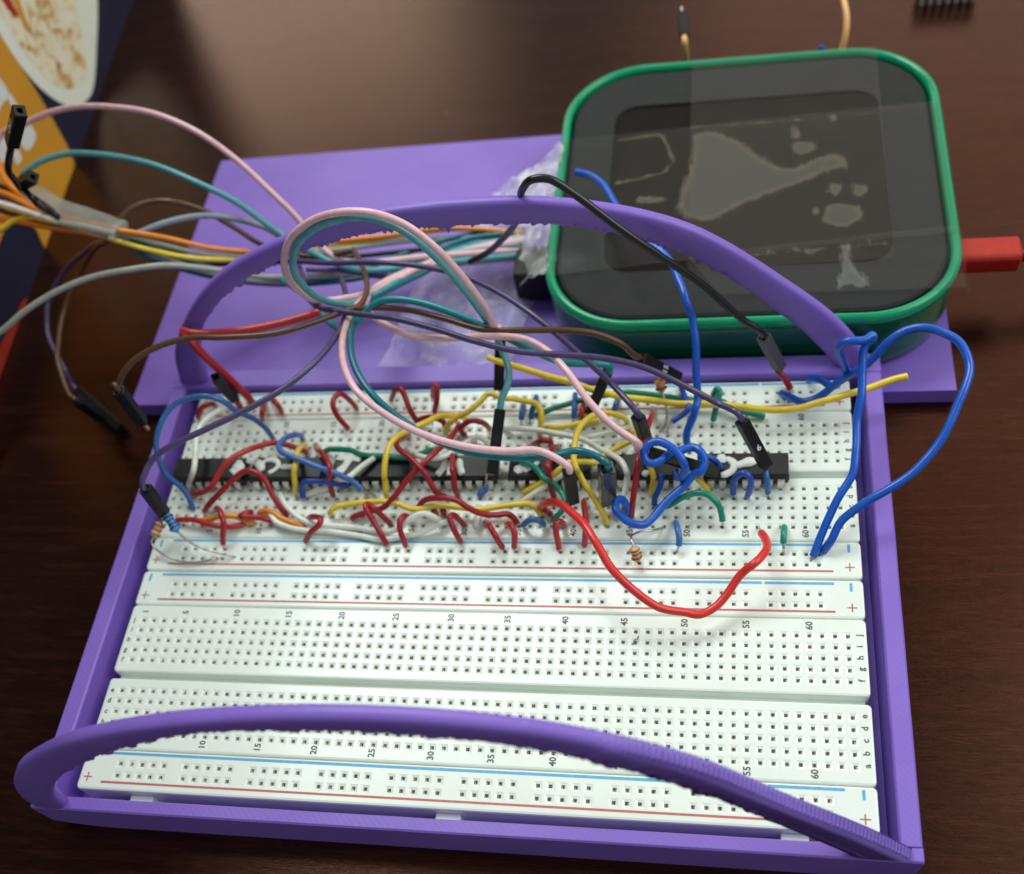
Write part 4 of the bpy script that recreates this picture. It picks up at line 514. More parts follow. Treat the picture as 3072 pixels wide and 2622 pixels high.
[1,0.7,[[-56.9,55.5,4.9],[-56.5,56.3,4.9],[-54.2,56.4,4.9],[-52.8,54.9,4.9],[-53.7,53.3,4.9],[-55.0,52.5,4.9]]],
[1,0.8,[[-52.1,54.3,4.9],[-50.4,54.4,4.9],[-49.1,54.3,4.9]]],
[2,0.8,[[-38.1,56.7,4.9],[-35.0,56.8,4.9],[-32.1,56.2,4.9]]],
[2,1.1,[[-35.0,56.4,4.9],[-35.8,54.3,4.9],[-37.0,52.2,4.9],[-35.8,51.2,4.9]]],
[3,0.9,[[-10.5,55.7,4.9],[-11.2,53.8,4.9],[-12.4,51.5,4.9]]],
[3,0.7,[[-9.8,55.0,4.9],[-9.5,51.5,4.9]]],
[3,0.9,[[-7.6,56.0,4.9],[-7.3,54.3,4.9],[-6.4,51.7,4.9]]],
[4,1.2,[[7.7,54.1,4.9],[6.3,52.3,4.9]]],
[4,1.0,[[7.7,54.4,4.9],[9.3,52.6,4.9]]],
[4,0.8,[[10.6,54.9,4.9],[11.6,54.4,4.9]]],
[5,0.9,[[35.9,52.2,4.9],[36.7,51.3,4.9]]],
[6,1.3,[[53.0,56.4,4.9],[53.0,54.6,4.9]]],
[6,0.9,[[54.3,55.8,4.9],[55.7,54.4,4.9],[55.5,52.6,4.9],[53.9,51.4,4.9],[52.9,51.2,4.9]]],
[6,1.2,[[56.5,53.8,4.9],[58.8,54.6,4.9],[60.8,55.0,4.9]]]])

# ------------------------------------------------------------------ table
tb = box_geo(-700, 800, -450, 750, -30, 0, 2.0)
tag(mesh_obj('tabletop', tb[0], tb[1], M['wood'], loc=(0, 0, TABLE)), kind='structure')

# ------------------------------------------------------------------ purple printed tray
tray = thing('breadboard_tray', (0, 28, TABLE), 'purple 3D printed tray with two arched handles holding the two breadboards', 'tray')
T0 = (0, 28, TABLE)
def tray_part(name, geo, smooth=False):
    v, f = rel(geo, T0); return mesh_obj(name, v, f, M['pla'], tray, smooth=smooth)
tray_part('tray_floor', box_geo(-86.0, 85.2, -29.1, 82.0, -10.4, -8.7))
def wall_along(axis, a0, a1, b0, b1, ztop, curl=(0, 0), n=40, c=0.35):
    """wall lofted along an axis; its lower edge curls up at the ends like a warped print"""
    rings = []
    for i in range(n+1):
        t = i/n; a = a0+(a1-a0)*t
        zb = TABLE + curl[0]*max(0, 1-(t*n/3.2))**2 + curl[1]*max(0, 1-((1-t)*n/3.2))**2
        wob = 0.05*noise.noise((a*0.11, b0*0.3, 1.7))
        pr_ = [(b0, zb), (b1, zb), (b1+wob, ztop-c), (b1-c, ztop+wob*0.6), (b0+c, ztop+wob*0.6), (b0+wob, ztop-c)]
        rings.append([((a, b, z) if axis == 'x' else (b, a, z)) for b, z in pr_])
    if axis == 'y': rings = [r[::-1] for r in rings]
    v, f = loft(rings)
    return v, [tuple(reversed(q)) for q in f]
tray_part('front_wall', wall_along('x', -90.2, 89.3, -32.1, -29.2, 1.8, (3.2, 3.0)))
tray_part('left_wall', wall_along('y', -29.15, 82.1, -90.2, -86.1, 1.8))
tray_part('right_wall', wall_along('y', -29.15, 82.1, 85.3, 89.3, 1.8))
tray_part('rear_wall', wall_along('x', -90.2, 89.3, 82.15, 88.0, 1.8))
sh = [(-107, 83.5), (-90.45, 83.5), (-90.45, 88.2), (89.5, 88.2), (89.5, 83.0), (107.6, 83.0), (107.6, 186.5), (-106, 184.0)]
def prism(poly, z0, z1, c=0.0):
    n = len(poly)
    rings = [[(x, y, z0) for x, y in poly], [(x, y, z1-c) for x, y in poly]]
    if c:
        cx = sum(p[0] for p in poly)/n; cy = sum(p[1] for p in poly)/n
        rings.append([(x-c*(1 if x > cx else -1), y-c*(1 if y > cy else -1), z1) for x, y in poly])
    return loft(rings)
tray_part('rear_shelf', prism(sh, TABLE, -6.3))
def handle(outer, inner, yc, depth, seed, off):
    co = catmull([(x, 0, z) for x, z in outer], 0.6); ci = catmull([(x, 0, z) for x, z in inner], 0.6)
    def resample(C, n):
        L = [0.0]
        for a, b in zip(C, C[1:]): L.append(L[-1]+(b-a).length)
        out = []; k = 0
        for i in range(n+1):
            d = L[-1]*i/n
            while k < len(L)-2 and L[k+1] < d: k += 1
            t = (d-L[k])/max(L[k+1]-L[k], 1e-6); out.append(C[k].lerp(C[k+1], min(max(t, 0), 1)))
        return out
    n = 420; O = resample(co, n); I = resample(ci, n)
    for i in range(n+1):
        k = (off if O[i].x < 25 else off*0.8)*min(1.0, abs((O[min(i+1, n)]-O[max(i-1, 0)]).normalized().x))**1.5
        O[i] = O[i]-Vector((0, 0, k)); I[i] = I[i]+Vector((0, 0, k))
    rings = []
    for i in range(n+1):
        o, q = O[i], I[i]; d = (o-q).normalized()
        t = i/n
        rag = max(0.0, min(1.0, (t-0.10)*9))*max(0.0, min(1.0, (0.93-t)*9))
        x = o.x
        j = rag*(1.0*max(0, noise.noise((x*0.55, seed, 0.3)))+1.9*max(0, noise.noise((x*2.6, seed, 4.0)))+3.2*max(0, noise.noise((x*0.13, seed, 9.0))-0.18))
        j2 = rag*(0.35*noise.noise((x*1.9, seed+3, 0.3)))
        q = q-d*j
        o = o+d*(0.05*noise.noise((x*2.3, seed, 7.0))*rag)
        th = (o-q).length
        h = depth/2
        sec = []
        for a, b in ((0.0, -h*0.62), (0.10, -h*0.93), (0.28, -h), (0.72, -h), (0.90, -h*0.9), (1.0, -h*0.50), (1.0, h*0.50), (0.90, h*0.9), (0.72, h), (0.28, h), (0.10, h*0.9), (0.0, h*0.6)):
            p = q+d*(th*a)
            sec.append((p.x, yc+b+(j2 if a < 0.2 else 0), p.z))
        rings.append(sec)
    return loft(rings)
f_out = [(-89.4, 1.5), (-89.2, 7), (-86, 15), (-78.5, 26), (-70.3, 34.2), (-54.5, 45.9), (-26.6, 57.3), (2.7, 61.6), (27.6, 58.2), (48.4, 46.5), (64, 29.5), (79, 13.5), (88.6, 1.5)]
f_in = [(-82.2, 1.5), (-79.6, 10), (-71.5, 21.0), (-61.6, 30.6), (-47, 41.0), (-29.6, 49.5), (0, 53.0), (26.3, 48.6), (48.4, 34.2), (65, 15.2), (76.5, 1.5)]
r_out = [(-88.6, 1.5), (-84, 14.4), (-70, 31.7), (-55.4, 42.3), (-26.2, 52.8), (6.3, 55.2), (26.4, 52.6), (46, 45.4), (67, 28.4), (78.6, 16.6), (88.6, 1.5)]
r_in = [(-80.5, 1.5), (-77.5, 13), (-70.7, 24.0), (-55.4, 36.0), (-28, 46.2), (5, 47.7), (25.7, 45.2), (46, 36.2), (68, 16), (79.3, 1.5)]
tray_part('handle', handle(f_out, f_in, -30.5, 3.0, 2.0, 3.0), True)
tray_part('handle', handle(r_out, r_in, 85.1, 3.0, 5.0, 1.3), True)

# ------------------------------------------------------------------ breadboards
def col_x(c): return 2.54*(c-32)
ROWS = dict(a=-13.97, b=-11.43, c=-8.89, d=-6.35, e=-3.81, f=3.81, g=6.35, h=8.89, i=11.43, j=13.97)
def strip_geo(x0, x1, y0, y1, rows, cols, ch=0.55, zb=-8.4):
    """one moulded strip: top skin with tapered square sockets, chamfered rim and sides"""
    vv, ff = [], []
    def quad(*p):
        o = len(vv); vv.extend(p); ff.append((o, o+1, o+2, o+3))
    X0, X1, Y0, Y1 = x0+ch, x1-ch, y0+ch, y1-ch
    rows = sorted(rows); ys = [Y0]; bands = []
    hh = 1.27 if len(rows) > 2 else abs(rows[1]-rows[0])/2
    cur = Y0
    for r in rows:
        if r-hh > cur+1e-4: bands.append((cur, r-hh, None))
        bands.append((max(cur, r-hh), r+hh, r)); cur = r+hh
    bands.append((cur, Y1, None))
    for b0, b1, r in bands:
        if r is None:
            quad((X0, b0, 0), (X1, b0, 0), (X1, b1, 0), (X0, b1, 0)); continue
        cx = X0
        for c in cols:
            x = col_x(c); a0, a1 = x-1.27, x+1.27
            if a0 > cx+1e-4: quad((cx, b0, 0), (a0, b0, 0), (a0, b1, 0), (cx, b1, 0))
            cx = a1
            def sq(h, z): return [(x-h, r-h, z), (x+h, r-h, z), (x+h, r+h, z), (x-h, r+h, z)]
            o = len(vv)
            vv.extend([(a0, b0, 0), (a1, b0, 0), (a1, b1, 0), (a0, b1, 0)]+sq(0.92, 0)+sq(0.82, -0.04)+sq(0.40, -0.20)+sq(0.38, -1.5))
            for k in range(4):
                for i in range(4):
                    j = (i+1) % 4; ff.append((o+4*k+i, o+4*k+j, o+4*k+4+j, o+4*k+4+i))
            ff.append((o+16, o+17, o+18, o+19))
        quad((cx, b0, 0), (X1, b0, 0), (X1, b1, 0), (cx, b1, 0))
    def rim(i, z, cr): 
        l = rounded_loop(x0+i, x1-i, y0+i, y1-i, max(cr-i*0.6, 0.05), 3); return [(p[0], p[1], z) for p in l]
    rings = [rim(0, zb, 0.9), rim(0, -ch, 0.9), rim(ch*0.3, -ch*0.28, 0.9), rim(ch, 0, 0.6)]
    g = loft(rings, True, False)
    # small ring between the rounded rim and the square skin
    o = len(g[0])
    return merge((vv, ff), (g[0], g[1]))
def contact_geo(rows, cols):
    vv, ff = [], []
    for r in rows:
        for c in cols:
            x = col_x(c)
            k = rnd.uniform(-0.10, 0.10); tw = rnd.uniform(-0.08, 0.08)
            o = len(vv)
            vv += [(x-0.37, r-0.37, -0.16), (x-0.37, r+0.37, -0.16), (x-0.06+k, r+0.36, -0.70+tw), (x-0.06+k, r-0.36, -0.70-tw),
                   (x+0.37, r-0.37, -0.16), (x+0.37, r+0.37, -0.16), (x+0.08+k, r+0.36, -0.70-tw), (x+0.08+k, r-0.36, -0.70+tw)]
            ff += [(o, o+3, o+2, o+1), (o+4, o+5, o+6, o+7)]
    return vv, ff
RAILCOLS = [c for g in range(10) for c in range(3+6*g, 8+6*g)]
def up_text(parts, z=0.04): return [(v[0], v[1], z) for v in parts[0]], parts[1]
def flat_rect(x0, x1, y0, y1, z=0.04): return [(x0, y0, z), (x1, y0, z), (x1, y1, z), (x0, y1, z)], [(0, 1, 2, 3)]
def breadboard(yc, label):
    root = thing('breadboard', (0, yc, 0), label, 'breadboard', 'breadboards side by side in the tray')
    def part(name, geo, mat, par=None, smooth=False, kind=None):
        o = mesh_obj(name, geo[0], geo[1], mat, par or root, smooth=smooth)
        if kind: o['kind'] = kind
        return o
    lo = strip_geo(-82.45, 82.45, -17.6, -0.8, [ROWS[k] for k in 'abcde'], range(1, 64))
    hi = strip_geo(-82.45, 82.45, 0.75, 18.0, [ROWS[k] for k in 'fghij'], range(1, 64))
    groove = box_geo(-81.6, 81.6, -0.81, 0.76, -8.3, -2.6)
    ts = part('terminal_strip', merge(lo, hi, groove), M['board'])
    part('socket_contacts', contact_geo(ROWS.values(), range(1, 64)), M['contact'], ts, kind='stuff')
    for c in [1]+list(range(5, 64, 5)):
        for y in (-15.75, 16.25): part('printed_number', up_text(text_geo(str(c), 1.95, math.pi/2, (col_x(c)+0.05, y))), M['ink'], ts)
    for k, y in ROWS.items():
        part('printed_letter', up_text(text_geo(k, 1.7, 0.0, (-80.9, y))), M['ink'], ts)
        part('printed_letter', up_text(text_geo(k, 1.8, math.pi/2, (80.9, y+0.3))), M['ink'], ts)
    for y0, y1, rows, yr, yb in ((-26.85, -17.7, (-23.5, -20.85), -25.1, -18.55), (18.1, 27.3, (21.05, 23.75), 19.6, 26.3)):
        rail = part('power_rail', strip_geo(-82.45, 82.45, y0, y1, list(rows), RAILCOLS), M['board'])
        part('socket_contacts', contact_geo(rows, RAILCOLS), M['contact'], rail, kind='stuff')
        part('red_line', flat_rect(-76.9, 76.5, yr-0.24, yr+0.24), M['inkred'], rail)
        part('blue_line', merge(flat_rect(-77.4, 61.7, yb-0.30, yb+0.30), flat_rect(62.3, 76.5, yb-0.30, yb+0.30)), M['inkblue'], rail)
        yp = yr+(1.0 if yr < yb else -1.0); ym = yb-0.85
        for x in (-80.3, 79.9):
            part('plus_mark', merge(flat_rect(x-1.0, x+1.0, yp-0.14, yp+0.14), flat_rect(x-0.14, x+0.14, yp-1.0, yp+1.0, 0.05)), M['inkred'], rail)
            part('minus_mark', flat_rect(x-0.28, x+0.28, ym-1.0, ym+1.0), M['inkblue'], rail)
    if yc < 10:
        for x in (-67.9, -0.3, 67.3):
            part('side_tab', box_geo(x-2.6, x+2.6, -29.0, -26.84, -7.5, -2.4, 0.3), M['board'])
    return root
breadboard(0.0, 'empty white breadboard nearest the front wall of the tray')
breadboard(54.42, 'white breadboard crowded with chips and wires by the rear wall')

# ------------------------------------------------------------------ chips
CHIP_N = ['first chip at the left end of the row under the white hooked wire', 'second chip from the left with a white curl painted on it', 'third chip from the left behind the tall yellow wire',
          'fourth chip from the left with three white paint strokes', 'fifth chip with two small white paint dabs under the yellow wires', 'sixth chip beneath the knotted blue wire', 'rightmost chip with thick white paint beside the connector marked 6']
CHIPS = [(4, 7), (12, 7), (20.5, 8), (29, 7), (37.5, 8), (46, 7), (55, 7)]
def pin_geo():
    """one bent chip leg: shoulder, knee and blade"""
    prof = [(3.17, 2.75), (3.72, 2.75), (3.92, 2.5), (3.92, 0.95), (3.84, -1.6)]
    inn = [(3.17, 2.50), (3.62, 2.50), (3.67, 2.4), (3.67, 0.95), (3.72, -1.6)]
    rings = []
    for (y, z), (y2, z2), w in zip(prof, inn, (0.76, 0.76, 0.76, 0.62, 0.24)):
        rings.append([(-w, y, z), (w, y, z), (w, y2, z2), (-w, y2, z2)])
    return loft(rings)
PIN = pin_geo()
def chip_body(L):
    def r(i, z, h): return [(-L/2+i, -h, z), (L/2-i, -h, z), (L/2-i, h, z), (-L/2+i, h, z)]
    rings = [r(0.25, 0.9, 2.95), r(0.0, 2.35, 3.2), r(0.0, 2.8, 3.2), r(0.22, 4.1, 2.98), r(0.30, 4.25, 2.88)]
    return loft(rings)
CH = []
for (cc, n), lab in zip(CHIPS, CHIP_N):
    x = col_x(cc); L = n*2.54+(1.0 if n == 7 else -0.9)
    root = thing('dip_chip', (x, 54.42, 0), lab, 'chip', 'chips along the middle of the rear breadboard')
    g = chip_body(L); mesh_obj('body', g[0], g[1], M['chip'], root)
    nt_ = [(-L/2+0.32+0.7*math.cos(a), 0.9*math.sin(a), 4.262) for a in [math.pi*(-0.5+i/8) for i in range(9)]]
    mesh_obj('notch_shade', nt_, [tuple(range(9))], M['housing_dark'], root)  # flat dark half disc, painted as the shade inside the notch
    pm = None
    for sgn in (-1, 1):
        for i in range(n):
            if pm is None:
                p = mesh_obj('pin', PIN[0], PIN[1], M['pin'], root); pm = p.data
            else:
                p = bpy.data.objects.new('pin', pm); COL.objects.link(p); p.parent = root
            p.location = ((i-(n-1)/2)*2.54*S, 0, 0)
            if sgn < 0: p.rotation_euler = (0, 0, math.pi)
    CH.append((root, (x, 54.42, 0)))
for ci, r, pts in DATA['M']:
    root, o = CH[ci]
    pts = [(p[0], p[1], 4.45) for p in pts]
    g = tube_geo(pts, r, 12, 0.4, radii=lambda t, r=r: r*(0.72+0.35*math.sin(math.pi*min(max(t, 0), 1))+0.12*math.sin(t*9+r*7)), flat=0.42)
    g = rel(g, o); mesh_obj('white_paint_mark', g[0], g[1], M['white_out'], root, smooth=True)

# ------------------------------------------------------------------ green case with taped screen
CX0, CX1, CY0, CY1 = 8.6, 108.1, 88.9, 189.2
co_ = (58, 139, -6.28)
case = thing('green_case', co_, 'rounded translucent green case with a dark taped screen on top', 'case')
def case_part(name, geo, mat, smooth=False, par=None):
    v, f = rel(geo, co_); return mesh_obj(name, v, f, mat, par or case, smooth=smooth)
def loop(i, z, r=23.0, n=14): return [(p[0], p[1], z) for p in rounded_loop(CX0+i, CX1-i, CY0+i, CY1-i, max(r-i, 1), n)]
case_part('shell', loft([loop(3.6, -6.28), loop(2.2, -6.0), loop(1.2, -4.8), loop(0.8, -2), loop(0.5, 9.0), loop(0.6, 10.4), loop(2.3, 10.4), loop(2.3, 8.0), loop(2.4, -4.4)], True, True), M['green_wall'], True)
case_part('inner_box', loft([loop(3.4, -4.3), loop(3.1, 9.9)]), M['liner'], True)
rim = []
for k in range(13):
    a = 2*math.pi*k/12; rim.append(loop(1.45-1.25*math.cos(a), 10.8+1.55*math.sin(a)))
case_part('rim', loft(rim, False, False), M['green'], True)
W0, W1, W2, W3 = 23.6, 92.4, 107.8, 171.0
win = lambda i, z, r=6.5: [(p[0], p[1], z) for p in rounded_loop(W0+i, W1-i, W2+i, W3-i, r, 14)]
case_part('panel', loft([loop(3.6, 9.0), loop(3.6, 11.0), loop(4.3, 11.5), loop(6, 11.6), win(-1.0, 11.6, 7), win(-0.2, 11.5), win(0, 10.9)], True, False), M['foam'])
case_part('screen', loft([win(-0.6, 10.2), win(-0.6, 10.95)], True, True), M['glass'])
def sheet(corners, nu, nv, fn):
    """bilinear sheet; fn(u, v, x, y) -> dz plus edge wobble"""
    a, b, c, d = [Vector(p) for p in corners]; vv = []; ff = []
    for j in range(nv+1):
        for i in range(nu+1):
            u, v = i/nu, j/nv; p = a.lerp(b, u).lerp(d.lerp(c, u), v); vv.append(tuple(p+Vector(fn(u, v, p.x, p.y))))
    for j in range(nv):
        for i in range(nu):
            o = j*(nu+1)+i; ff.append((o, o+1, o+nu+2, o+nu+1))
    return vv, ff
def on_case(z):
    def fn(u, v, x, y):
        d = 0.0
        if CX1-1.2 < x: d -= min(6.0, (x-CX1+1.2)*1.6)
        return (0, 0, z-12.0+d+0.18*noise.noise((x*0.11, y*0.11, z))+(0.10 if W0 < x < W1 and W2 < y < W3 else 0.0))
    return fn
case_part('tape_strip', sheet([(43.8, 188.9, 12.0), (44.4, 106.4, 12.0), (92.2, 107.6, 12.0), (93.2, 188.0, 12.0)], 40, 26, on_case(12.42)), M['tape'], True)
case_part('tape_strip', sheet([(7.0, 157.2, 12.0), (9.4, 106.4, 12.0), (108.7, 115.4, 12.0), (108.7, 163.2, 12.0)], 30, 50, on_case(12.62)), M['tape'], True)
def torn(u, v, x, y):
    b = on_case(12.84)(u, v, x, y); return (0, (0.35*noise.noise((x*1.7, 3, 1))+0.2*((x*1.25) % 1.0)) if u > 0.97 else 0, b[2])
case_part('tape_strip', sheet([(44.1, 111.0, 12.0), (52.0, 97.6, 12.0), (108.4, 96.6, 12.0), (108.7, 117.2, 12.0)], 16, 70, torn), M['tape'], True)
def blob(poly, z, mat, name='air_gap', soft=2.6, smooth=True):
    P = [(p.x, p.y) for p in catmull([(x, y, 0) for x, y in poly]+[(poly[0][0], poly[0][1], 0)], 0.8)[:-1]] if smooth else poly
    n = len(P); st = 0.45
    xs = [p[0] for p in P]; ys = [p[1] for p in P]
    def dist(x, y):
        ins = False; best = 1e9
        for i in range(n):
            x0, y0 = P[i]; x1, y1 = P[(i+1) % n]
            if (y0 > y) != (y1 > y) and x < (x1-x0)*(y-y0)/(y1-y0)+x0: ins = not ins
            dx, dy = x1-x0, y1-y0; t = max(0, min(1, ((x-x0)*dx+(y-y0)*dy)/max(dx*dx+dy*dy, 1e-9)))
            best = min(best, (x-x0-t*dx)**2+(y-y0-t*dy)**2)
        return math.sqrt(best)*(1 if ins else -1)
    nx = int((max(xs)-min(xs))/st)+3; ny = int((max(ys)-min(ys))/st)+3
    idx, vv, fade = {}, [], []
    D = {}
    for j in range(ny):
        for i in range(nx):
            x, y = min(xs)+(i-1)*st, min(ys)+(j-1)*st; d = dist(x, y)+0.35*noise.noise((x*0.8, y*0.8, 2.0)); D[i, j] = d
            idx[i, j] = len(vv); vv.append((x, y, z)); fade.append(max(0.0, min(1.0, d/soft)))
    ff = [(idx[i, j], idx[i+1, j], idx[i+1, j+1], idx[i, j+1]) for j in range(ny-1) for i in range(nx-1) if max(D[i, j], D[i+1, j], D[i, j+1], D[i+1, j+1]) > 0]
    used = sorted({k for f in ff for k in f}); rm = {k: q for q, k in enumerate(used)}
    o = case_part(name, ([vv[k] for k in used], [tuple(rm[k] for k in f) for f in ff]), mat)
    at_ = o.data.attributes.new('fade', 'FLOAT', 'POINT'); at_.data.foreach_set('value', [fade[k] for k in used])
def ell(cx, cy, a, b, k=10): return [(cx+a*math.cos(2*math.pi*i/k)*(1+0.12*math.sin(i*2.3)), cy+b*math.sin(2*math.pi*i/k)*(1+0.12*math.cos(i*1.7))) for i in range(k)]
blob([(44.2, 158.7), (50.1, 159.0), (56.0, 155.6), (68.5, 143.0), (76.9, 146.5), (80.9, 146.9), (84.5, 143.2), (83.3, 140.7), (78.9, 139.4), (69.4, 134.4), (58.3, 129.6), (48.8, 123.8), (41.5, 127.6), (41.8, 137.6), (43.3, 144.4)], 11.30, M['smear'], soft=3.4)
for (cx, cy, a, b) in ((71.3, 155.8, 1.6, 3.4), (73.1, 149.8, 3.6, 3.0), (80.3, 133.5, 2.1, 2.5), (85.9, 133.0, 2.5, 2.8), (81.4, 124.3, 5.2, 4.6), (75.2, 125.8, 1.3, 1.9), (81.5, 160.6, 1.2, 1.6), (34.4, 133.4, 4.6, 1.7)):
    blob(ell(cx, cy, a, b), 11.34, M['smear'])
for pts in ([(24.6, 158), (31, 159), (36.6, 159.4), (38.8, 154), (40.5, 147), (37.5, 142.8), (31, 141), (24.6, 139.8)], [(44, 161.2), (60, 161.0), (78, 161.4), (92, 162.2)], [(50, 111.6), (62, 112.2), (74, 113.0), (92, 114.0)]):
    side = [(x, y-0.75) for x, y in pts[::-1]] if pts[0][0] > 30 else [(24.6, 141.0), (31, 142.2), (36.8, 144), (39.2, 147.4), (37.6, 153.4), (35.8, 158.0), (31, 157.8), (24.6, 156.8)]
    blob(pts+side, 11.32 if pts[0][0] < 30 else 11.36, M['smear'], 'air_gap', 1.5, False)
for cx, cy, a, c in ((64, 112.6, 1.6, 1.0), (70, 113.2, 1.2, 0.9), (73.5, 112.0, 1.8, 1.1), (87, 114.6, 1.0, 0.8)): blob(ell(cx, cy, a, c), 11.38, M['smear'])
blob([(80.6, 112.4), (82.6, 112.6), (83.2, 106), (86.5, 98.2), (84.5, 97.4), (81.5, 98.4), (78.6, 97.0), (79.6, 104)], 12.98, M['crease'], 'tape_crease', 2.4)
# crumpled tape flap on the left rim
def crumple(amp, sc, seed):
    return lambda u, v, x, y: (amp*0.6*noise.noise((x*sc, y*sc, seed)), amp*0.6*noise.noise((x*sc, y*sc, seed+5)), amp*(noise.noise((x*sc, y*sc, seed+9))+0.6*noise.noise((x*sc*2.6, y*sc*2.6, seed+2))))
case_part('tape_flap', sheet([(9.5, 156.5, 12.6), (9.5, 108.0, 12.6), (0.5, 112.5, 2.0), (-2.8, 150.5, 7.5)], 60, 22, crumple(2.2, 0.16, 1.0)), M['flap'], True)
case_part('tape_flap', sheet([(3.0, 153.0, 9.0), (3.0, 126.0, 7.0), (-18.5, 131.0, -3.0), (-11.0, 151.0, 1.0)], 34, 26, crumple(2.4, 0.2, 6.0)), M['flap'], True)
for y0, z0 in ((115.5, -4.6),):
    case_part('plug_socket', box_geo(-1.2, 9.0, y0, y0+10.5, z0, z0+9.2, 0.6), M['housing'])

# ------------------------------------------------------------------ crumpled film lying on the shelf
fo = (-12, 108, -6.2)
g = sheet([(-36, 91, -5.4), (-1, 90.5, -5.4), (6, 126, -5.2), (-28, 131, -5.2)], 60, 60, lambda u, v, x, y: (1.6*noise.noise((x*.12, y*.12, 3)), 1.6*noise.noise((x*.12, y*.12, 7)), 2.6+3.4*noise.noise((x*.10, y*.10, 1.0))+1.5*noise.noise((x*.27, y*.27, 2.0))))
g = ([(v[0], v[1], max(v[2], -6.15)) for v in g[0]], g[1])
v, f = rel(g, fo)
tag(mesh_obj('plastic_film', v, f, M['film'], loc=fo), 'crumpled clear plastic film lying on the purple shelf left of the green case', 'plastic film')

# ------------------------------------------------------------------ red usb plug, header chip, carton
uo = (110, 116.6, 1.0)
usb = thing('usb_cable', uo, 'red plug with dark cable pushed into the right side of the green case', 'cable')
def up_(name, geo, mat, smooth=False):
    v, f = rel(geo, uo); mesh_obj(name, v, f, mat, usb, smooth=smooth)
def yloop(x, i, r=1.6): return [(x, p[0], p[1]) for p in rounded_loop(112.8+i, 120.5-i, 0.6+i, 6.2-i, r, 4)]
up_('plug_shell', loft([yloop(108.5, 0.4), yloop(108.9, 0.0), yloop(122.4, 0.0), yloop(123.0, 0.6)]), M['usbred'], False)
up_('metal_tip', box_geo(105.6, 108.7, 114.0, 119.3, 2.0, 5.0, 0.2), M['tin'])
up_('cable', tube_geo([(122.2, 116.6, 3.2), (128, 116.8, 2.6), (140, 118, 0), (165, 124, -8)], 1.7, 12, 1.0), M['w_black'], True)
ho = (121, 245, TABLE)
hd = thing('dip_chip', ho, 'loose chip with bright legs on the table behind the case at the top right edge', 'chip')
g = rel(box_geo(112.2, 129.8, 241.2, 247.6, TABLE+3.6, TABLE+7.0, 0.3), ho); mesh_obj('body', g[0], g[1], M['chip'], hd)
for i in range(7):
    x = 113.4+2.54*i
    for yy in (240.6, 248.0):
        g = rel(merge(box_geo(x-0.55, x+0.55, yy-0.13, yy+0.13, TABLE+0.05, TABLE+5.0), box_geo(x-0.55, x+0.55, min(yy, 244.4)+0.13, max(yy, 244.4)-0.13, TABLE+4.75, TABLE+5.0)), ho)
        mesh_obj('pin', g[0], g[1], M['pin'], hd)

A_ = (-156.4, 98.9, TABLE)
carton = thing('food_carton', A_, 'tall navy food carton with orange label and printed plate at the upper left', 'carton')
carton.rotation_euler = (0, 0, math.atan2(0.0805, 0.9968))
def cp(name, geo, mat): return mesh_obj(name, geo[0], geo[1], mat, carton)
g = box_geo(-72, 0, -150, 235, 0, 265, 0.6); cp('box', g, M['navy'])
def art(name, poly, mat, n0, smooth=True):
    pts = [(y, z-TABLE) for y, z in poly]
    if smooth: pts = [(p.x, p.y) for p in catmull([(a, b, 0) for a, b in pts]+[(pts[0][0], pts[0][1], 0)], 1.5)[:-1]]
    o = cp(name, ([(n0, a, max(b, 0.15)) for a, b in pts], [tuple(range(len(pts)))]), mat); return o
art('orange_label', [(96.4, 60), (97.6, 30), (97.6, 10), (96.2, -5), (94.0, -10.3), (53.5, -10.3), (55.6, -4.0), (50.1, 4.0), (43.2, 6.9), (30, 7), (0, 9), (-20, 60)], M['orange_print'], 0.06, False)
art('printed_plate', [(185, 30), (176, 12), (163.0, 5.0), (148.5, -0.8), (128.2, -6.6), (116.0, -3.4), (108.6, 1.8), (100.8, 13.3), (97.6, 23.8), (97.0, 36), (99, 60), (110, 85), (135, 95), (165, 88), (182, 62)], M['plate'], 0.12)
art('printed_food', [(168, 32), (158, 20), (146, 11), (132.5, -0.8), (119.0, 1.2), (108, 10.8), (103.4, 24), (102.8, 38), (106, 62), (120, 78), (140, 82), (160, 72), (170, 52)], M['food'], 0.18)
art('printed_sauce', [(112.6, 40), (111.2, 31), (108.6, 33.5), (107.6, 42), (109, 52)], M['red_print'], 0.24)
art('printed_pepper', [(119, 38), (113, 27), (110.6, 26.4), (113.8, 36), (117, 46)], M['orange_print'], 0.24)
art('printed_letter', [(84.2, 28.6), (83.9, 23.6), (76.4, 24.4), (66, 25), (66, 34), (78, 34)], M['white_print'], 0.12)
art('printed_letter', [(84.4, 23.0), (84.2, 19.2), (81.6, 19.8), (82.0, 23.4)], M['white_print'], 0.12)
art('printed_letter', [(84.6, 12.2), (84.0, 8.8), (75.0, 9.8), (74.6, 13.2), (80, 14.6)], M['white_print'], 0.12)
art('printed_letter', [(71.6, 13.4), (70.4, 10.6), (66.4, 11.4), (67.4, 14.0)], M['white_print'], 0.12)
art('printed_letter', [(72, 19.6), (71, 16.6), (60, 17.0), (60, 21.6)], M['white_print'], 0.12)
art('red_band', [(32, -10.3), (29, -8.8), (10, -6.6), (-60, -4.0), (-60, -10.3)], M['red_print'], 0.12, False)

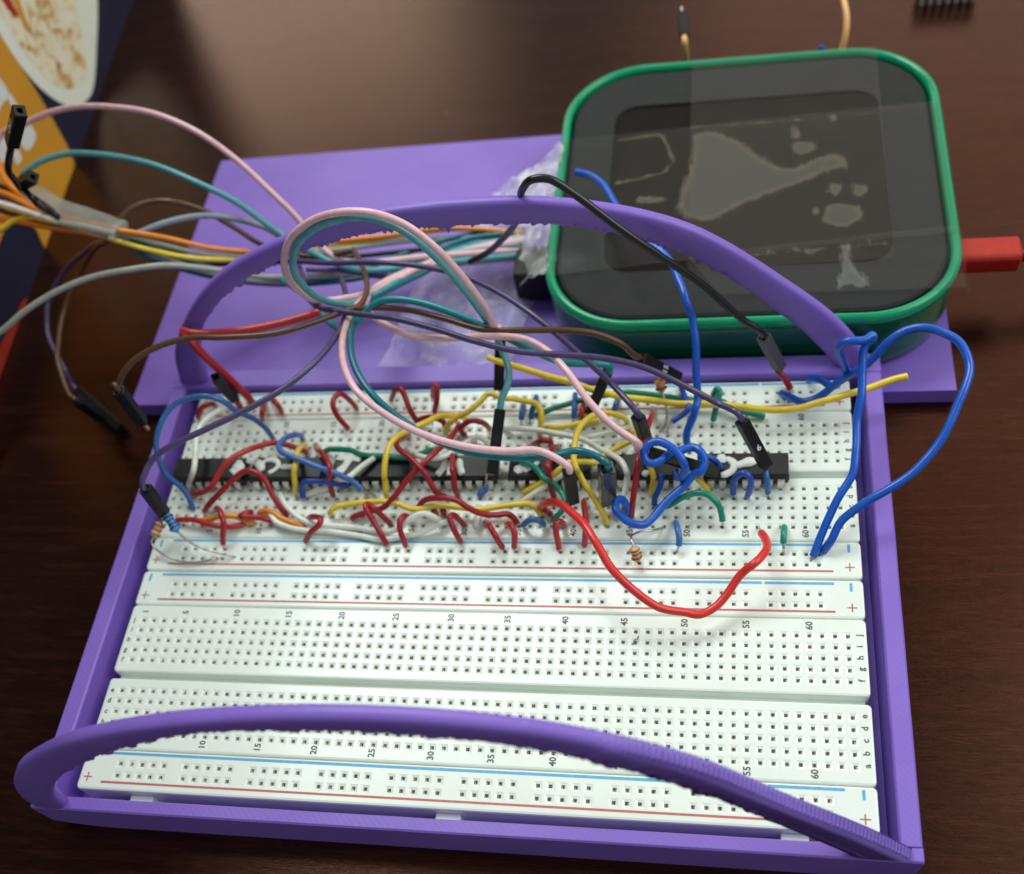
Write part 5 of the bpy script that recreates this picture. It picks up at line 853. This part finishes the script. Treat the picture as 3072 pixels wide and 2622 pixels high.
# ------------------------------------------------------------------ wires
def housing_geo(t, b, w):
    """connector block between its wire end t and its mating end b, hollow at the wire end"""
    T, B = Vector(t), Vector(b); ax = (T-B); L = ax.length; ax.normalize()
    N = Vector((0.19, -0.47, 0.86)); N = (N-ax*N.dot(ax)).normalized()          # one flat side turned up and forward
    U = ax.cross(N).normalized()
    h = w/2
    def sq(s, k, c=0.0): 
        p = B+ax*s; q = h*k; e = q*0.86
        return [p+U*a+N*b_ for a, b_ in ((-e, -q), (e, -q), (q, -e), (q, e), (e, q), (-e, q), (-q, e), (-q, -e))]
    rings = [sq(1.6, 0.40), sq(0, 0.44), sq(0, 0.93), sq(0.25, 1.0), sq(L-0.2, 1.0), sq(L, 0.93), sq(L, 0.66), sq(L-1.6, 0.62)]
    g = loft([[tuple(p) for p in r] for r in rings])
    return g, U, N, ax, L
def latch_geo(U, N, ax, B, L, w):
    """flat dark patch, painted shade of a latch recess, on the face towards the viewer"""
    h = w/2+0.02; o = Vector(B)
    p = [o+ax*(L*0.36)+N*h-U*w*0.22, o+ax*(L*0.36)+N*h+U*w*0.22, o+ax*(L*0.62)+N*h+U*w*0.22, o+ax*(L*0.62)+N*h-U*w*0.22]
    return [tuple(q) for q in p], [(0, 1, 2, 3)]
for wd in DATA['W']:
    pts = [tuple(p) for p in wd['p']]; col = M['w_'+wd['color']]
    if wd['h'] and pts:
        h0 = wd['h'][0]; T, B = Vector(h0['t']), Vector(h0['b']); ax = (T-B).normalized()
        end = tuple(T-ax*1.4)
        near = (Vector(pts[-1])-T).length < (Vector(pts[0])-T).length
        near_b = min((Vector(pts[0])-B).length, (Vector(pts[-1])-B).length) < 2.5
        if not near_b:
            if near:
                while len(pts) > 2 and (Vector(pts[-1])-T).length < 5.0: pts.pop()
                pts = pts+[tuple(T+ax*2.2), end]
            else: pts = [end, tuple(T+ax*2.2)]+pts
    bares = list(wd['b'])
    if wd['kind'] == 'hookup_wire':
        C_ = catmull(pts, 0.3); n_ = len(C_); sd = pts[0][0]*3.1
        C_ = [p+Vector((noise.noise((i*0.05, sd, 0)), noise.noise((i*0.05, sd, 5)), 0.6*noise.noise((i*0.05, sd, 9))))*0.22*min(1, i/8, (n_-1-i)/8) for i, p in enumerate(C_)]
        cut = rnd.uniform(0.7, 1.7)
        for end in (0, 1):
            if pts[-1 if end else 0][2] > -0.4: continue
            L_ = 0.0; k = 0
            seq = C_[::-1] if end else C_
            while k < len(seq)-6 and L_ < cut: L_ += (seq[k+1]-seq[k]).length; k += 1
            tip = [tuple(seq[k+1]), tuple(seq[max(k//2, 0)]), (seq[0].x, seq[0].y, -1.2)]
            bares.append(tip)
            C_ = seq[k:][::-1] if end else seq[k:]
        pts = [tuple(p) for p in C_[::3]]
        if (Vector(pts[-1])-C_[-1]).length > 0.05: pts.append(tuple(C_[-1]))
        o_first = pts[0]
    simple = not bares and not wd['h'] and not wd.get('e')
    cat = 'jumper wire' if wd['kind'] == 'jumper_wire' else 'wire'
    o = pts[0] if pts else wd['h'][0]['b']
    g = tube_geo(pts, wd['r'], 12, 0.55)
    if simple:
        v, f = rel(g, o); ob = mesh_obj(wd['kind'], v, f, col, loc=o, smooth=True); tag(ob, wd['label'], cat, wd.get('g'))
        continue
    root = thing(wd['kind'], o, wd['label'], cat, wd.get('g'))
    v, f = rel(g, o); mesh_obj('insulation', v, f, col, root, smooth=True)
    for b in bares:
        v, f = rel(tube_geo(b, 0.31, 8, 0.4), o); mesh_obj('bare_tip', v, f, M['tin'], root, smooth=True)
    for c, b in wd.get('e') or []:
        v, f = rel(tube_geo(b, 0.78, 10, 0.5), o); mesh_obj('spliced_end', v, f, M['w_'+c], root, smooth=True)
    for h in wd['h']:
        g, U, N, ax, L = housing_geo(h['t'], h['b'], h['w'])
        hm = M['housing'] if h['c'] == 'black' else M[h['c']]
        v, f = rel(g, o); ho_ = mesh_obj('connector_housing', v, f, hm, root)
        if h['c'] == 'black' and not h['txt']:
            v, f = rel(latch_geo(U, N, ax, h['b'], L, h['w']), o); mesh_obj('latch_slot_shade', v, f, M['housing_dark'], ho_)
        if h['txt']:
            t = text_geo(h['txt'], 2.1 if len(h['txt']) < 3 else 2.3)
            Bv = Vector(h['b']); along, across = (-ax, U)
            mid = Bv+ax*(L*0.45)
            if len(h['txt']) == 3: along = ax; across = -U
            if across.cross(along).dot(N) < 0: across = -across
            if len(h['txt']) == 3: X, Y = along, -across
            else: X, Y = across, along*-1
            if X.cross(Y).dot(N) < 0: X = -X
            vv = [tuple(mid+X*p[0]+Y*p[1]+N*(h['w']/2+0.04)) for p in t[0]]
            v, f = rel((vv, t[1]), o); mesh_obj('printed_label', v, f, M['white_print'], ho_)
        if h['pin']:
            Bv = Vector(h['b'])
            v, f = rel(tube_geo([tuple(Bv+ax*1.0), tuple(Bv-ax*h['pin'])], 0.55, 8, 0.5), o); mesh_obj('pin', v, f, M['gold'], root, smooth=True)

# ------------------------------------------------------------------ resistors
for rd in DATA['R']:
    a, b = Vector(rd['a']), Vector(rd['b']); r = rd['r']
    root = thing('resistor', rd['b'], rd['label'], 'resistor')
    o = rd['b']
    d = (b-a)
    prof = [(0, 0.35), (0.05, 0.8), (0.12, 1.05), (0.26, 1.08), (0.34, 0.86), (0.66, 0.86), (0.74, 1.08), (0.88, 1.05), (0.95, 0.8), (1, 0.35)]
    def radf(t):
        for (t0, r0), (t1, r1) in zip(prof, prof[1:]):
            if t0 <= t <= t1: return r*(r0+(r1-r0)*(t-t0)/(t1-t0))
        return r*0.3
    v, f = rel(tube_geo([tuple(a), tuple(b)], r, 14, 0.12, radii=radf), o); mesh_obj('body', v, f, M[rd['color']], root, smooth=True)
    nb = len(rd['bands'])
    for k, c in enumerate(rd['bands']):
        t = 0.20+0.58*k/max(nb-1, 1)
        p0, p1 = a+d*(t-0.028), a+d*(t+0.028)
        v, f = rel(tube_geo([tuple(p0), tuple(p1)], radf(t)+0.05, 14, 0.2), o)
        mesh_obj('colour_band', v, f, M['navyband'] if c == 'navy' else M['w_'+c], root, smooth=True)
    for l in rd['leads']:
        v, f = rel(tube_geo(l, 0.27, 8, 0.5), o); mesh_obj('lead', v, f, M['tin'], root, smooth=True)

# ------------------------------------------------------------------ tape sleeve round the bundle, stray fibre
so = (-130.71, 127.68, 28.5)
g = tube_geo([(-132, 128.6, 28.3), (-122.91, 121.91, 28.4), (-112.91, 116.92, 28.9), (-99.8, 111.0, 29.6)], 3.7, 20, 0.6, radii=lambda t: 3.5+0.6*math.sin(math.pi*min(max(t, 0), 1)), flat=0.55)
v, f = rel(g, so)
v = [(p[0], p[1], p[2]+0.22*noise.noise((p[0]*.25, p[1]*.9, 8.0))) for p in v]
tag(mesh_obj('tape_sleeve', v, f, M['sleeve'], loc=so, smooth=True), 'cloudy clear tape sleeve wrapped round the wire bundle before the carton', 'tape')
g = tube_geo([(34.9, 11.0, 0.10), (35.6, 11.1, 0.14), (35.3, 11.6, 0.3), (36.0, 12.0, 0.35), (36.2, 12.9, 0.14)], 0.10, 6, 0.15)
v, f = rel(g, (34.9, 11.0, 0.1)); tag(mesh_obj('dark_fibre', v, f, M['ink'], loc=(34.9, 11.0, 0.1), smooth=True), 'tiny dark curled fibre on the front breadboard', 'fibre')
